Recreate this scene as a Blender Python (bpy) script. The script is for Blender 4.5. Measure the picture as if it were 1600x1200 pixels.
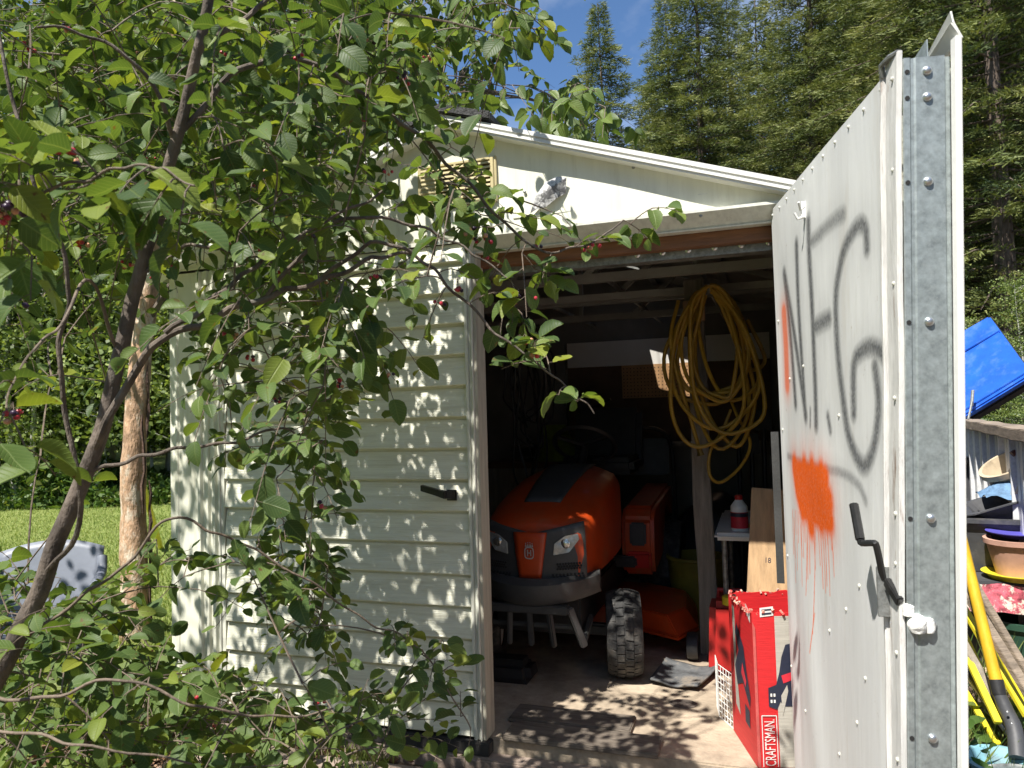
import bpy, bmesh, math, random
import numpy as np
from mathutils import Vector, Matrix, Euler
R = math.radians
scene = bpy.context.scene
for o in list(bpy.data.objects): bpy.data.objects.remove(o)
col = scene.collection
random.seed(7)
rng = np.random.default_rng(11)

# ------------------------------------------------------------------ camera
FPX = 1143.0
CAM = Vector((.99, -2.541, 1.181))
def cam_axes(yaw, pitch, roll):
    f = Vector((-math.sin(yaw)*math.cos(pitch), math.cos(yaw)*math.cos(pitch), math.sin(pitch)))
    r = Vector((math.cos(yaw), math.sin(yaw), 0)); u = r.cross(f)
    return r*math.cos(roll)+u*math.sin(roll), -r*math.sin(roll)+u*math.cos(roll), f
AR, AU, AF = cam_axes(R(18.58), R(2.41), R(-1.59))
cd = bpy.data.cameras.new('camera'); cam = bpy.data.objects.new('camera', cd); col.objects.link(cam)
cam.matrix_world = Matrix(((AR.x, AU.x, -AF.x, CAM.x), (AR.y, AU.y, -AF.y, CAM.y), (AR.z, AU.z, -AF.z, CAM.z), (0, 0, 0, 1)))
cd.sensor_width = 36; cd.lens = FPX/1600*36; cd.clip_start = .05; cd.clip_end = 600
cd.dof.use_dof = True; cd.dof.focus_distance = 2.7; cd.dof.aperture_fstop = 9
scene.camera = cam
# ------------------------------------------------------------------ light
SUN_EL = R(58.5); LIGHT_H = Vector((.33, .944, 0)).normalized()      # where the light travels to, on the ground
world = bpy.data.worlds.new('World'); scene.world = world; world.use_nodes = True
wn = world.node_tree; wn.nodes.clear()
sky = wn.nodes.new('ShaderNodeTexSky'); sky.sky_type = 'NISHITA'; sky.sun_disc = False
sky.sun_elevation = SUN_EL; sky.sun_rotation = math.atan2(-LIGHT_H.x, -LIGHT_H.y)
sky.altitude = 600; sky.air_density = 1.0; sky.dust_density = .25; sky.ozone_density = 5.0
bg = wn.nodes.new('ShaderNodeBackground'); bg.inputs['Strength'].default_value = .060
wo = wn.nodes.new('ShaderNodeOutputWorld')
# thin drifting cloud
tc = wn.nodes.new('ShaderNodeTexCoord'); mp = wn.nodes.new('ShaderNodeMapping'); mp.inputs['Scale'].default_value = (1.6, 3.2, 2.2); mp.inputs['Rotation'].default_value = (.3, .5, .9)
nz = wn.nodes.new('ShaderNodeTexNoise'); nz.inputs['Scale'].default_value = 1.7; nz.inputs['Detail'].default_value = 7; nz.inputs['Roughness'].default_value = .58
rmp = wn.nodes.new('ShaderNodeValToRGB'); rmp.color_ramp.elements[0].position = .44; rmp.color_ramp.elements[1].position = .82; rmp.color_ramp.elements[1].color = (.6, .6, .6, 1)
mx = wn.nodes.new('ShaderNodeMixRGB'); mx.inputs[2].default_value = (9.5, 10.0, 11.0, 1)
L = wn.links.new
L(tc.outputs['Generated'], mp.inputs['Vector']); L(mp.outputs[0], nz.inputs['Vector']); L(nz.outputs['Fac'], rmp.inputs[0])
L(rmp.outputs[0], mx.inputs[0]); hs_ = wn.nodes.new('ShaderNodeHueSaturation'); hs_.inputs['Saturation'].default_value = 1.06; hs_.inputs['Value'].default_value = 1.55
L(sky.outputs[0], hs_.inputs['Color']); L(hs_.outputs[0], mx.inputs[1]); L(mx.outputs[0], bg.inputs['Color']); L(bg.outputs[0], wo.inputs[0])
sl = bpy.data.lights.new('sun', 'SUN'); sl.energy = 5.0; sl.angle = R(.53); sl.color = (1.0, .95, .87)
sun = bpy.data.objects.new('sun', sl); col.objects.link(sun); sun.location = (-3, -6, 12)
LIGHT = Vector((LIGHT_H.x*math.cos(SUN_EL), LIGHT_H.y*math.cos(SUN_EL), -math.sin(SUN_EL)))
sun.rotation_euler = LIGHT.to_track_quat('-Z', 'Y').to_euler()
vs = scene.view_settings; vs.view_transform = 'Standard'; vs.look = 'None'; vs.gamma = 1; vs.exposure = .85; vs.use_curve_mapping = False

# ------------------------------------------------------------------ helpers
def at(px, py, d):
    """A surveyed point: sight line through a pixel of the 1600x1200 photograph, d metres deep."""
    return CAM + (AF + AR*((px-800)/FPX) - AU*((py-600)/FPX))*d
def atY(px, py, y):
    v = AF + AR*((px-800)/FPX) - AU*((py-600)/FPX); return CAM + v*((y-CAM.y)/v.y)
def atZ(px, py, z):
    v = AF + AR*((px-800)/FPX) - AU*((py-600)/FPX); return CAM + v*((z-CAM.z)/v.z)
def proj(p):
    d = Vector(p)-CAM; z = d.dot(AF)
    if z < .05: return -9999, -9999, z
    return 800+FPX*d.dot(AR)/z, 600-FPX*d.dot(AU)/z, z

def tag(o, label=None, cat=None, group=None, kind=None):
    if label: o['label'] = label
    if cat: o['category'] = cat
    if group: o['group'] = group
    if kind: o['kind'] = kind
    return o
def thing(name, label, cat, loc=(0, 0, 0), rz=0, group=None, rot=None):
    o = bpy.data.objects.new(name, None); o.empty_display_size = .1; col.objects.link(o)
    o.location = loc; o.rotation_euler = rot if rot else (0, 0, rz)
    return tag(o, label, cat, group)
def link(name, me, mat, parent=None, loc=None):
    o = bpy.data.objects.new(name, me); col.objects.link(o)
    if mat and not me.materials: me.materials.append(mat)
    if parent: o.parent = parent
    if loc: o.location = loc
    return o
def copy_tree(o, parent=None):
    c = o.copy(); col.objects.link(c); c.parent = parent
    for ch in list(o.children): copy_tree(ch, c)
    return c

class MB:
    def __init__(s): s.v = []; s.f = []
    def add(s, vs_, fs):
        n = len(s.v); s.v += [tuple(v) for v in vs_]; s.f += [tuple(i+n for i in f) for f in fs]; return s
    def box(s, c, d, rot=None, taper=1.0):
        hx, hy, hz = d[0]/2, d[1]/2, d[2]/2
        p = [Vector((x*(taper if z > 0 else 1), y*(taper if z > 0 else 1), z)) for z in (-hz, hz) for x, y in ((-hx, -hy), (hx, -hy), (hx, hy), (-hx, hy))]
        if rot is not None:
            m = rot if isinstance(rot, Matrix) else Euler(rot).to_matrix(); p = [m @ q for q in p]
        c = Vector(c)
        return s.add([q+c for q in p], [(3, 2, 1, 0), (4, 5, 6, 7), (0, 1, 5, 4), (1, 2, 6, 5), (2, 3, 7, 6), (3, 0, 4, 7)])
    def b2(s, a, b): return s.box([(a[i]+b[i])/2 for i in range(3)], [abs(b[i]-a[i]) for i in range(3)])
    def hexa(s, p): return s.add(p, [(3, 2, 1, 0), (4, 5, 6, 7), (0, 1, 5, 4), (1, 2, 6, 5), (2, 3, 7, 6), (3, 0, 4, 7)])
    def prism(s, poly, ext):
        """closed polygon of 3D points swept by a vector"""
        n = len(poly); e = Vector(ext); p = [Vector(q) for q in poly]
        return s.add(p+[q+e for q in p], [tuple(range(n-1, -1, -1)), tuple(range(n, 2*n))]+[(i, (i+1) % n, n+(i+1) % n, n+i) for i in range(n)])
    def bar(s, a, b, w, h=None, up=(0, 0, 1)):
        a, b = Vector(a), Vector(b); d = (b-a); h = h or w; x = d.normalized(); y = Vector(up).cross(x)
        if y.length < 1e-4: y = Vector((1, 0, 0)).cross(x)
        y.normalize(); z = x.cross(y)
        q = [y*(i*w/2)+z*(j*h/2) for i, j in ((-1, -1), (1, -1), (1, 1), (-1, 1))]
        return s.add([a+k for k in q]+[b+k for k in q], [(3, 2, 1, 0), (4, 5, 6, 7), (0, 1, 5, 4), (1, 2, 6, 5), (2, 3, 7, 6), (3, 0, 4, 7)])
    def tube(s, pts, rad, n=8, cap=True):
        pts = [Vector(p) for p in pts]; m = len(pts)
        rad = rad if hasattr(rad, '__len__') else [rad]*m
        ref = Vector((.13, .31, .94)); vs_ = []; fs = []
        for i, p in enumerate(pts):
            t = (pts[min(i+1, m-1)]-pts[max(i-1, 0)]).normalized()
            if i == 0:
                a = t.cross(ref)
                if a.length < .01: a = t.cross(Vector((1, 0, 0)))
            else: a = a-t*a.dot(t)
            a.normalize(); b = t.cross(a)
            for k in range(n):
                an = 2*math.pi*k/n; vs_.append(p+(a*math.cos(an)+b*math.sin(an))*rad[i])
        for i in range(m-1):
            for k in range(n): fs.append((i*n+k, i*n+(k+1) % n, (i+1)*n+(k+1) % n, (i+1)*n+k))
        if cap: fs += [tuple(range(n-1, -1, -1)), tuple((m-1)*n+k for k in range(n))]
        return s.add(vs_, fs)
    def lathe(s, prof, n=24, c=(0, 0, 0), rot=None, cap=True):
        """prof of (radius, height) about +z"""
        m = rot if isinstance(rot, Matrix) else (Euler(rot).to_matrix() if rot else Matrix.Identity(3)); c = Vector(c)
        vs_ = []; fs = []
        for r_, z in prof:
            for k in range(n):
                an = 2*math.pi*k/n; vs_.append(m @ Vector((r_*math.cos(an), r_*math.sin(an), z))+c)
        for i in range(len(prof)-1):
            for k in range(n): fs.append((i*n+k, i*n+(k+1) % n, (i+1)*n+(k+1) % n, (i+1)*n+k))
        if cap: fs += [tuple(range(n-1, -1, -1)), tuple((len(prof)-1)*n+k for k in range(n))]
        return s.add(vs_, fs)
    def loft(s, secs, closed=True, cap=True):
        n = len(secs[0]); vs_ = [q for sec in secs for q in sec]; fs = []
        for i in range(len(secs)-1):
            for k in range(n if closed else n-1): fs.append((i*n+k, i*n+(k+1) % n, (i+1)*n+(k+1) % n, (i+1)*n+k))
        if cap and closed: fs += [tuple(range(n-1, -1, -1)), tuple((len(secs)-1)*n+k for k in range(n))]
        return s.add(vs_, fs)
    def grid(s, fn, nu, nv):
        vs_ = [fn(i/nu, j/nv) for j in range(nv+1) for i in range(nu+1)]
        return s.add(vs_, [(j*(nu+1)+i, j*(nu+1)+i+1, (j+1)*(nu+1)+i+1, (j+1)*(nu+1)+i) for j in range(nv) for i in range(nu)])
    def mesh(s, name, smooth=False, bevel=0, fix=True):
        me = bpy.data.meshes.new(name); me.from_pydata(s.v, [], s.f); me.update()
        bm = bmesh.new(); bm.from_mesh(me)
        if fix: bmesh.ops.recalc_face_normals(bm, faces=bm.faces)
        if bevel:
            es = [e for e in bm.edges if len(e.link_faces) == 2 and e.calc_face_angle(0) > .6]
            bmesh.ops.bevel(bm, geom=es, offset=bevel, segments=2, affect='EDGES', clamp_overlap=True)
        bm.to_mesh(me); bm.free()
        if smooth:
            me.polygons.foreach_set('use_smooth', [True]*len(me.polygons))
            try: me.set_sharp_from_angle(angle=R(38))
            except Exception: pass
        return me
    def build(s, name, mat, parent=None, smooth=False, bevel=0, loc=None, fix=True):
        return link(name, s.mesh(name, smooth, bevel, fix), mat, parent, loc)

def bulk(name, V, T, rnd=None):
    """triangle soup from numpy arrays"""
    me = bpy.data.meshes.new(name); nv, nt = len(V), len(T)
    me.vertices.add(nv); me.vertices.foreach_set('co', np.ascontiguousarray(V, dtype=np.float32).ravel())
    me.loops.add(nt*3); me.loops.foreach_set('vertex_index', np.ascontiguousarray(T, dtype=np.int32).ravel())
    me.polygons.add(nt); me.polygons.foreach_set('loop_start', np.arange(0, nt*3, 3, dtype=np.int32))
    me.update(calc_edges=True)
    if rnd is not None:
        a = me.attributes.new('rnd', 'FLOAT', 'POINT'); a.data.foreach_set('value', np.ascontiguousarray(rnd, dtype=np.float32))
    return me
def smooth_path(pts, n=6):
    """Catmull-Rom through points"""
    P = [Vector(p) for p in pts]; P = [P[0]*2-P[1]]+P+[P[-1]*2-P[-2]]; out = []
    for i in range(1, len(P)-2):
        for k in range(n):
            t = k/n; a, b, c, d = P[i-1:i+3]
            out.append(.5*((2*b)+(c-a)*t+(2*a-5*b+4*c-d)*t*t+(3*b-a-3*c+d)*t**3))
    return out+[P[-2].copy()]

# ------------------------------------------------------------------ materials
def M(name, c, rough=.6, var=.12, vs_=6, bump=.15, bs=60, metal=0, spec=.5, stretch=(1, 1, 1), dirt=None, ds=3.0, dlo=.55, dhi=.75, coat=0, c2=None):
    m = bpy.data.materials.new(name); m.use_nodes = True; nt = m.node_tree; nd = nt.nodes; b = nd['Principled BSDF']; K = nt.links.new
    tc = nd.new('ShaderNodeTexCoord'); mp = nd.new('ShaderNodeMapping'); mp.inputs['Scale'].default_value = stretch
    K(tc.outputs['Object'], mp.inputs['Vector'])
    n1 = nd.new('ShaderNodeTexNoise'); n1.inputs['Scale'].default_value = vs_; n1.inputs['Detail'].default_value = 8; n1.inputs['Roughness'].default_value = .65
    K(mp.outputs[0], n1.inputs['Vector'])
    cr = nd.new('ShaderNodeValToRGB'); e = cr.color_ramp.elements
    lo = [max(0, x*(1-2*var)) for x in c]; hi = [min(1, x*(1+2*var)) for x in (c2 or c)]
    e[0].position = .3; e[0].color = (*lo, 1); e[1].position = .7; e[1].color = (*hi, 1)
    K(n1.outputs['Fac'], cr.inputs[0]); outc = cr.outputs[0]
    if dirt:
        n2 = nd.new('ShaderNodeTexNoise'); n2.inputs['Scale'].default_value = ds; n2.inputs['Detail'].default_value = 9; n2.inputs['Roughness'].default_value = .7
        K(mp.outputs[0], n2.inputs['Vector'])
        r2 = nd.new('ShaderNodeValToRGB'); r2.color_ramp.elements[0].position = dlo; r2.color_ramp.elements[1].position = dhi
        K(n2.outputs['Fac'], r2.inputs[0])
        mx = nd.new('ShaderNodeMixRGB'); mx.inputs[2].default_value = (*dirt, 1); K(r2.outputs[0], mx.inputs[0]); K(outc, mx.inputs[1]); outc = mx.outputs[0]
    K(outc, b.inputs['Base Color'])
    b.inputs['Roughness'].default_value = rough; b.inputs['Metallic'].default_value = metal
    b.inputs['Specular IOR Level'].default_value = spec; b.inputs['Coat Weight'].default_value = coat
    if bump:
        n3 = nd.new('ShaderNodeTexNoise'); n3.inputs['Scale'].default_value = bs; n3.inputs['Detail'].default_value = 5; K(mp.outputs[0], n3.inputs['Vector'])
        bp = nd.new('ShaderNodeBump'); bp.inputs['Strength'].default_value = bump; bp.inputs['Distance'].default_value = .01
        K(n3.outputs['Fac'], bp.inputs['Height']); K(bp.outputs[0], b.inputs['Normal'])
    return m
def leaf_mat(name, stops, trans=.35, rough=.45, objrand=False, spec=.4, tcol=(1.3, 1.25, .5), veins=False):
    m = bpy.data.materials.new(name); m.use_nodes = True; nt = m.node_tree; nd = nt.nodes; b = nd['Principled BSDF']; K = nt.links.new
    a = nd.new('ShaderNodeAttribute'); a.attribute_name = 'rnd'; src = a.outputs['Fac']
    if objrand:
        oi = nd.new('ShaderNodeObjectInfo'); ad = nd.new('ShaderNodeMath'); ad.operation = 'ADD'; K(src, ad.inputs[0]); K(oi.outputs['Random'], ad.inputs[1])
        fr = nd.new('ShaderNodeMath'); fr.operation = 'FRACT'; K(ad.outputs[0], fr.inputs[0]); src = fr.outputs[0]
    cr = nd.new('ShaderNodeValToRGB'); e = cr.color_ramp.elements
    e[0].position, e[0].color = stops[0][0], (*stops[0][1], 1); e[1].position, e[1].color = stops[-1][0], (*stops[-1][1], 1)
    for p, c in stops[1:-1]: x = e.new(p); x.color = (*c, 1)
    K(src, cr.inputs[0]); colr = cr.outputs[0]
    if veins:
        def mth(op, x, y=None):
            n = nd.new('ShaderNodeMath'); n.operation = op
            for i_, q in enumerate((x, y)):
                if q is None: continue
                if isinstance(q, (int, float)): n.inputs[i_].default_value = q
                else: K(q, n.inputs[i_])
            return n.outputs[0]
        la = nd.new('ShaderNodeAttribute'); la.attribute_name = 'leafuv'; sp = nd.new('ShaderNodeSeparateXYZ'); K(la.outputs['Vector'], sp.inputs[0])
        av = mth('ABSOLUTE', sp.outputs['Y']); midrib = mth('SUBTRACT', 1.0, mth('MINIMUM', mth('MULTIPLY', av, 34.0), 1.0))
        wv = mth('SINE', mth('MULTIPLY', mth('SUBTRACT', sp.outputs['X'], mth('MULTIPLY', av, .9)), 52.0)); side = mth('MULTIPLY', mth('POWER', mth('MAXIMUM', wv, 0.0), 9.0), .55)
        vm = mth('MAXIMUM', midrib, side); mv = nd.new('ShaderNodeMixRGB'); mv.blend_type = 'SCREEN'; mv.inputs[2].default_value = (.09, .10, .035, 1); K(vm, mv.inputs[0]); K(colr, mv.inputs[1]); colr = mv.outputs[0]
        gp = nd.new('ShaderNodeNewGeometry'); nn_ = nd.new('ShaderNodeTexNoise'); nn_.inputs['Scale'].default_value = 70; nn_.inputs['Detail'].default_value = 3; K(gp.outputs['Position'], nn_.inputs['Vector'])
        rb = nd.new('ShaderNodeValToRGB'); rb.color_ramp.elements[0].position = .66; rb.color_ramp.elements[1].position = .72; K(nn_.outputs['Fac'], rb.inputs[0])
        mb = nd.new('ShaderNodeMixRGB'); mb.inputs[2].default_value = (.14, .085, .03, 1); K(rb.outputs[0], mb.inputs[0]); K(colr, mb.inputs[1]); colr = mb.outputs[0]
        bpn = nd.new('ShaderNodeBump'); bpn.inputs['Strength'].default_value = .35; bpn.inputs['Distance'].default_value = .004; K(mth('SUBTRACT', 1.0, vm), bpn.inputs['Height']); K(bpn.outputs[0], b.inputs['Normal'])
    K(colr, b.inputs['Base Color']); b.inputs['Roughness'].default_value = rough; b.inputs['Specular IOR Level'].default_value = spec
    t = nd.new('ShaderNodeBsdfTranslucent'); tm = nd.new('ShaderNodeMixRGB'); tm.blend_type = 'MULTIPLY'; tm.inputs[0].default_value = 1; tm.inputs[2].default_value = (*tcol, 1)
    K(colr, tm.inputs[1]); K(tm.outputs[0], t.inputs['Color'])
    ms = nd.new('ShaderNodeMixShader'); ms.inputs[0].default_value = trans; K(b.outputs[0], ms.inputs[1]); K(t.outputs[0], ms.inputs[2])
    K(ms.outputs[0], nd['Material Output'].inputs['Surface'])
    return m
def simple(name, c, **k): return M(name, c, **k)

MT = {}
MT['siding'] = M('painted_siding', (.76, .76, .635), .5, .05, 3, .35, 9, stretch=(1.2, 1, 26), dirt=(.50, .47, .34), ds=1.6, dlo=.5, dhi=.85)
MT['panel'] = M('painted_panel', (.77, .77, .65), .5, .05, 2.5, .08, 5, dirt=(.50, .48, .36), dlo=.52, dhi=.85, stretch=(4, 1, .5))
MT['trim'] = M('trim_paint', (.66, .66, .58), .5, .08, 9, .1, 40, dirt=(.36, .33, .26), dlo=.58, dhi=.75, stretch=(4, 4, .7))
MT['fascia'] = M('fascia_paint', (.78, .78, .74), .45, .03, 4, .05, 40)
MT['jamb'] = M('dirty_jamb', (.46, .44, .36), .6, .12, 10, .15, 60, dirt=(.22, .19, .14), dlo=.5, dhi=.75, stretch=(5, 5, .5))
MT['vent'] = M('vent_plastic', (.56, .48, .26), .5, .08, 8, .08, 50)
MT['shingle'] = M('asphalt_shingle', (.055, .055, .055), .9, .3, 60, .6, 160)
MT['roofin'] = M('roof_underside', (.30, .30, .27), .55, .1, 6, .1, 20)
MT['beam'] = M('stained_beam', (.20, .085, .035), .6, .2, 5, .2, 30, stretch=(1, 8, 8))
MT['galv'] = M('galvanised', (.37, .42, .42), .45, .16, 55, .05, 90, metal=.55, dirt=(.46, .51, .51), ds=60, dlo=.52, dhi=.7)
MT['galv_dark'] = M('old_steel', (.28, .29, .28), .5, .25, 40, .2, 60, metal=.6, dirt=(.08, .07, .06), ds=15)
MT['bolt'] = M('zinc_bolt', (.62, .64, .65), .3, .08, 30, .05, 60, metal=.9)
MT['doortrim'] = M('door_edge_paint', (.66, .655, .63), .55, .1, 9, .2, 40, dirt=(.22, .13, .085), ds=5, dlo=.56, dhi=.68, stretch=(6, 6, .8))
MT['hole'] = M('bolt_hole', (.02, .02, .02), .9, .1, 10, 0)
MT['blackmetal'] = M('black_lever', (.015, .015, .015), .35, .2, 30, .05, 80)
MT['white'] = M('white_plastic', (.75, .75, .72), .4, .04, 10, .03, 60)
MT['concrete'] = M('shed_concrete', (.38, .31, .23), .85, .18, 7, .5, 45, dirt=(.17, .13, .10), ds=2.2, dlo=.5, dhi=.72)
MT['stone'] = M('flagstone', (.28, .22, .18), .85, .2, 9, .5, 40, dirt=(.13, .105, .085), ds=4)
MT['oldboard'] = M('weathered_board', (.15, .125, .10), .8, .25, 6, .5, 40, stretch=(1, 10, 10), dirt=(.05, .04, .035), ds=4)
MT['wood'] = M('pine_board', (.50, .33, .18), .6, .14, 4, .12, 30, stretch=(9, 9, .8))
MT['postwood'] = M('post_wood', (.25, .22, .18), .75, .2, 5, .3, 40, stretch=(9, 9, .8))
MT['darkply'] = M('dark_ply', (.13, .075, .045), .7, .2, 4, .1, 30)
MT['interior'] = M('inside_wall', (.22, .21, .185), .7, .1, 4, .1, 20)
MT['whiteboard'] = M('white_board', (.8, .79, .75), .5, .03, 4, .02, 20)
MT['black'] = M('black_plastic', (.02, .02, .021), .5, .2, 14, .1, 60)
MT['rubber'] = M('tyre_rubber', (.026, .026, .026), .78, .25, 30, .2, 90, dirt=(.13, .12, .105), ds=16, dlo=.48, dhi=.75)
MT['mat'] = M('rubber_mat', (.10, .105, .11), .8, .25, 12, .3, 70, dirt=(.27, .22, .16), ds=6, dlo=.52, dhi=.7)
MT['orange'] = M('orange_paint', (.42, .046, .005), .42, .08, 6, .04, 40, coat=.12, dirt=(.22, .11, .06), ds=5, dlo=.5, dhi=.85)
MT['greyplastic'] = M('grey_plastic', (.05, .051, .05), .5, .1, 10, .12, 120)
MT['chrome'] = M('lamp_reflector', (.8, .8, .78), .12, .12, 18, .5, 26, metal=.9)
MT['silver'] = M('silver_print', (.55, .55, .55), .35, .05, 10, 0, metal=.5)
MT['hose'] = M('yellow_hose', (.42, .25, .025), .5, .12, 14, .1, 60, dirt=(.2, .13, .03), ds=9)
MT['brass'] = M('brass', (.5, .36, .12), .35, .1, 20, .05, 60, metal=.9)
MT['redcard'] = M('red_card', (.58, .018, .022), .55, .06, 8, .12, 24, stretch=(1, 1, 12), dirt=(.45, .20, .17), ds=9, dlo=.66, dhi=.8)
MT['card'] = M('raw_card', (.46, .37, .25), .8, .1, 12, .3, 30, stretch=(1, 1, 10))
MT['greyprint'] = M('grey_print', (.44, .42, .37), .6, .06, 10, .1, 24, stretch=(1, 1, 12))
MT['whiteprint'] = M('white_print', (.75, .73, .70), .6, .05, 10, 0)
MT['darkprint'] = M('dark_print', (.02, .025, .05), .5, .15, 14, 0)
MT['redprint'] = M('red_print', (.6, .03, .05), .5, .15, 14, 0)
MT['redplastic'] = M('red_plastic', (.42, .018, .016), .42, .08, 8, .06, 40)
MT['yellow'] = M('yellow_paint', (.62, .38, .02), .5, .1, 8, .12, 30, stretch=(4, 4, .7), dirt=(.30, .18, .03), ds=6, dlo=.6, dhi=.78)
MT['lemon'] = M('lemon_paint', (.68, .58, .03), .5, .1, 8, .1, 30, dirt=(.3, .25, .06), ds=6)
MT['blue'] = M('blue_paint', (.012, .10, .52), .42, .12, 5, .06, 30, coat=.1, dirt=(.10, .20, .52), ds=7, dlo=.5, dhi=.8)
MT['corr'] = M('corrugated_steel', (.72, .73, .74), .45, .06, 60, .1, 90, metal=.05, dirt=(.55, .56, .57), ds=40)
MT['rail'] = M('weathered_rail', (.25, .20, .15), .85, .25, 6, .6, 40, stretch=(1, 1, 8), dirt=(.10, .075, .06), ds=5)
MT['beige'] = M('beige_plastic', (.55, .45, .31), .55, .1, 6, .06, 40, dirt=(.25, .20, .14), ds=9, dlo=.52, dhi=.75)
MT['terracotta'] = M('pink_terracotta', (.55, .32, .24), .65, .1, 6, .06, 40, dirt=(.25, .16, .12), ds=9, dlo=.52, dhi=.78)
MT['potgrey'] = M('dark_tub', (.06, .062, .068), .55, .15, 8, .1, 40, dirt=(.16, .15, .14), ds=7)
MT['violet'] = M('violet_plastic', (.10, .09, .45), .45, .08, 6, .04, 40)
MT['denim'] = M('blue_cloth', (.12, .22, .36), .85, .25, 16, .6, 60)
MT['teal'] = M('pale_blue_plastic', (.22, .44, .52), .5, .1, 6, .06, 40, dirt=(.15, .16, .14), ds=9, dlo=.52, dhi=.75)
MT['greenpot'] = M('dark_green_plastic', (.03, .085, .055), .5, .15, 6, .06, 40)
MT['pattern'] = M('floral_cloth', (.65, .12, .16), .8, .4, 30, .3, 60, dirt=(.75, .7, .6), ds=26, dlo=.5, dhi=.56)
MT['chairgrey'] = M('grey_chair_plastic', (.19, .21, .255), .45, .06, 5, .05, 40)
MT['aqua'] = M('aqua_plastic', (.08, .5, .62), .4, .1, 9, .1, 40)
MT['bark'] = M('dark_bark', (.125, .10, .08), .85, .3, 22, .9, 70, stretch=(1, 1, .5), dirt=(.17, .16, .135), ds=14, dlo=.55, dhi=.7)
MT['twig'] = M('twig_bark', (.15, .115, .085), .75, .25, 30, .4, 90)
MT['peeled'] = M('peeled_bark', (.47, .30, .19), .75, .28, 9, .9, 30, stretch=(2.5, 2.5, 1.1), dirt=(.68, .58, .46), ds=6, dlo=.5, dhi=.6)
MT['barkstrip'] = M('bark_strip', (.10, .06, .045), .9, .3, 14, .7, 60)
MT['firbark'] = M('fir_bark', (.12, .09, .07), .9, .3, 8, .8, 30, stretch=(3, 3, .5))
MT['aspenbark'] = M('aspen_bark', (.42, .42, .36), .8, .15, 9, .3, 30, dirt=(.10, .10, .08), ds=6, dlo=.58, dhi=.66)
MT['leaf'] = leaf_mat('serviceberry_leaf', [(0, (.050, .092, .028)), (.45, (.092, .152, .042)), (.8, (.135, .20, .048)), (.95, (.19, .245, .042)), (1, (.25, .28, .04))], .40, .5, True, spec=.33, veins=True)
MT['birchleaf'] = leaf_mat('birch_leaf', [(0, (.065, .115, .028)), (.5, (.12, .19, .044)), (1, (.21, .27, .06))], .42, .45, veins=True)
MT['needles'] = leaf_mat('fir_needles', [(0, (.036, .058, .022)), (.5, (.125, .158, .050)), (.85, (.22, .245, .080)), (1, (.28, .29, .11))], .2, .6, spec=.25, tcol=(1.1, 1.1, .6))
MT['aspenleaf'] = leaf_mat('aspen_leaf', [(0, (.06, .10, .03)), (.6, (.20, .27, .075)), (1, (.36, .42, .14))], .4, .5)
MT['grass'] = leaf_mat('grass_blade', [(0, (.13, .20, .04)), (.6, (.28, .355, .10)), (1, (.42, .43, .18))], .3, .6, spec=.2)
MT['weed'] = leaf_mat('weed_leaf', [(0, (.06, .12, .025)), (.6, (.11, .19, .04)), (1, (.24, .27, .08))], .35, .5)
MT['litter'] = leaf_mat('leaf_litter', [(0, (.10, .055, .03)), (.6, (.22, .13, .08)), (1, (.36, .25, .17))], .05, .8, spec=.15)
for nm, c in (('berry_red', (.42, .03, .05)), ('berry_purple', (.03, .012, .035)), ('berry_pale', (.55, .28, .16))): MT[nm] = M(nm, c, .38, .15, 40, .05, 90)

# ground: lawn, bare earth by the shed
def ground_mat():
    m = bpy.data.materials.new('ground'); m.use_nodes = True; nt = m.node_tree; nd = nt.nodes; b = nd['Principled BSDF']; K = nt.links.new
    g = nd.new('ShaderNodeNewGeometry'); sp = nd.new('ShaderNodeSeparateXYZ'); K(g.outputs['Position'], sp.inputs[0])
    def noise(sc, det=8, ro=.65):
        n = nd.new('ShaderNodeTexNoise'); n.inputs['Scale'].default_value = sc; n.inputs['Detail'].default_value = det; n.inputs['Roughness'].default_value = ro; K(g.outputs['Position'], n.inputs['Vector']); return n
    def ramp(src, a, ca, b_, cb):
        r = nd.new('ShaderNodeValToRGB'); r.color_ramp.elements[0].position = a; r.color_ramp.elements[0].color = (*ca, 1); r.color_ramp.elements[1].position = b_; r.color_ramp.elements[1].color = (*cb, 1); K(src, r.inputs[0]); return r
    lawn = ramp(noise(14).outputs['Fac'], .3, (.155, .205, .05), .72, (.32, .36, .125))
    earth = ramp(noise(18).outputs['Fac'], .3, (.07, .05, .035), .72, (.22, .165, .12))
    nz = noise(2.4)
    # earth where x > -1.9 (noisy edge)
    a = nd.new('ShaderNodeMath'); a.operation = 'MULTIPLY_ADD'; a.inputs[1].default_value = 1.2; K(nz.outputs['Fac'], a.inputs[0]); K(sp.outputs['X'], a.inputs[2])
    mr = nd.new('ShaderNodeMapRange'); mr.inputs['From Min'].default_value = -1.35; mr.inputs['From Max'].default_value = -1.0; K(a.outputs[0], mr.inputs['Value'])
    mx = nd.new('ShaderNodeMixRGB'); K(mr.outputs[0], mx.inputs[0]); K(lawn.outputs[0], mx.inputs[1]); K(earth.outputs[0], mx.inputs[2]); K(mx.outputs[0], b.inputs['Base Color'])
    b.inputs['Roughness'].default_value = .95; b.inputs['Specular IOR Level'].default_value = .1
    bp = nd.new('ShaderNodeBump'); bp.inputs['Strength'].default_value = .8; bp.inputs['Distance'].default_value = .03; K(noise(60, 4).outputs['Fac'], bp.inputs['Height']); K(bp.outputs[0], b.inputs['Normal'])
    return m
MT['ground'] = ground_mat()

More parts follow.
